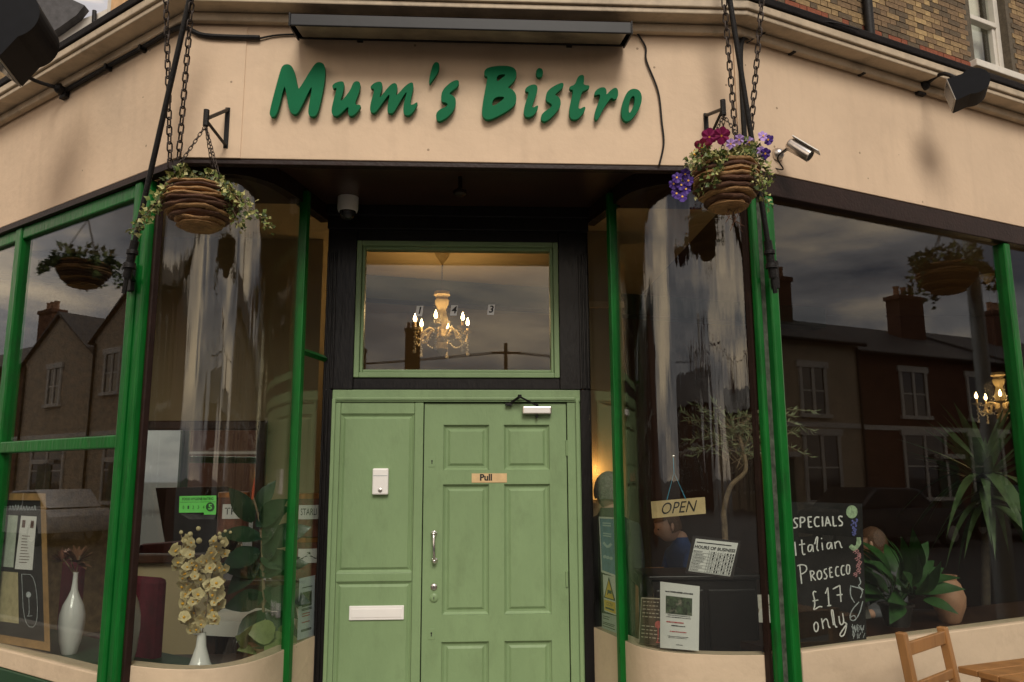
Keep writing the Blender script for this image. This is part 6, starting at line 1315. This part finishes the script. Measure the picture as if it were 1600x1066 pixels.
# lamp post, telegraph pole, bare tree
tp = Vector((1.9, -33, -.13)); t = thing('telegraph_pole', 'wooden telegraph pole with wires across the junction', 'pole', tp)
MB().tube([tp, tp+Vector((0, 0, 8.9))], [.14, .1], 10).build('shaft', BARK, t, smooth=True); MB().box(1.1, 2.7, -33.15, -33.05, 8.2, 8.32).build('crossarm', BARK, t)
wr = MB()
for k in range(4):
    p = Vector((1.3+k*.4, -33.1, 8.32)); wr.tube(spline([p, p+Vector((9, -1, -.6)), p+Vector((18, -2, -.2))], 6), .012, 4); wr.tube(spline([p, p+Vector((-9, -1, -.6)), p+Vector((-18, -2, -.2))], 6), .012, 4)
wr.build('wires', IRON, t)
tb0 = RF.P(5.0, 11.2, -.13); t = thing('bare_tree', 'leafless street tree with drooping twigs across the street', 'tree', tb0)
tk = MB(); br = MB()
def branch(p, d, L, r, k):
    pts = [p]; q = p
    for i in range(4): d = (d+Vector((rnd(-1, 1), rnd(-1, 1), rnd(-.6, .5)-.1*(4-k)))*.25).normalized(); q = q+d*L/4; pts.append(q)
    (tk if k == 5 else br).tube(pts, [r*(1-.12*i) for i in range(5)], 6 if k > 3 else 4)
    if k > 1:
        for _ in range(3 if k > 2 else 4): branch(pts[random.choice((2, 3, 4))], (d+Vector((rnd(-1, 1), rnd(-1, 1), rnd(-.4, .8)))*.8).normalized(), L*rnd(.55, .75), r*.5, k-1)
branch(tb0, Vector((0, 0, 1)), 4.2, .13, 5); branch(tb0+Vector((0, 0, 3.2)), Vector((.3, .2, 1)).normalized(), 2.6, .08, 4)
tk.build('trunk', BARK, t, smooth=True); br.build('crown', BARK, t)
# ---- parked cars along the opposite kerbs
def car(label, F, s_, o, paint):
    t = thing('parked_car', label, 'car', F.P(s_, o, -.13), 'cars parked along the opposite kerbs'); P0 = F.P(s_, o, -.13); W_ = 1.7
    body = [(-2.1, .3), (2.05, .3), (2.12, .55), (2.0, .82), (1.1, .95), (-1.75, .98), (-2.1, .85), (-2.15, .5)]; cab = [(1.0, .96), (.35, 1.42), (-1.1, 1.46), (-1.75, .98)]
    MB().prism(chaikin(body, 1), P0, F.d, (0, 0, 1), F.n, W_).build('body', paint, t, bevel=.06); MB().prism(cab, P0+F.n*.12, F.d, (0, 0, 1), F.n, W_-.24).build('cabin', paint, t, bevel=.05)
    for off, th in ((.108, .01), (W_-.118, .01)):
        for w_ in ([(.85, 1.0), (.32, 1.36), (-.3, 1.38), (-.3, 1.0)], [(-.38, 1.0), (-.38, 1.38), (-1.05, 1.40), (-1.55, 1.02)]): MB().prism(w_, P0+F.n*off, F.d, (0, 0, 1), F.n, th).build('side_window', GLASSD, t)
    for x in (-1.3, 1.3):
        for yy in (-.01, W_-.19):
            wl = MB().lathe(P0+F.d*x+F.n*yy+Vector((0, 0, .31)), [(.2, 0), (.31, .0), (.31, .2), (.2, .2)], 20, axis=F.n).build('wheel', BLACKM, t, smooth=True); MB().lathe(P0+F.d*x+F.n*(yy-.006)+Vector((0, 0, .31)), [(.2, 0), (.2, .21)], 16, axis=F.n).build('rim', STEEL, wl, smooth=True)
    for yy in (.15, W_-.35): MB().obox(P0+F.d*2.0+F.n*yy+Vector((0, 0, .62)), F.d*.1, F.n*.2, (0, 0, .13)).build('headlight', CHROME, t)
WHC = mat('white_car_paint', (.7, .7, .7), .25, var=0, coat=1.0); BLC = mat('black_car_paint', (.015, .016, .02), .25, var=0, coat=1.0)
car('white hatchback parked before the pale gable houses', LF, 20.5, 8.2, WHC); car('black hatchback parked before the cream stucco house', RF, 14.5, 10.2, BLC); car('black hatchback parked before the dark brick house', RF, 20.5, 10.2, BLC)
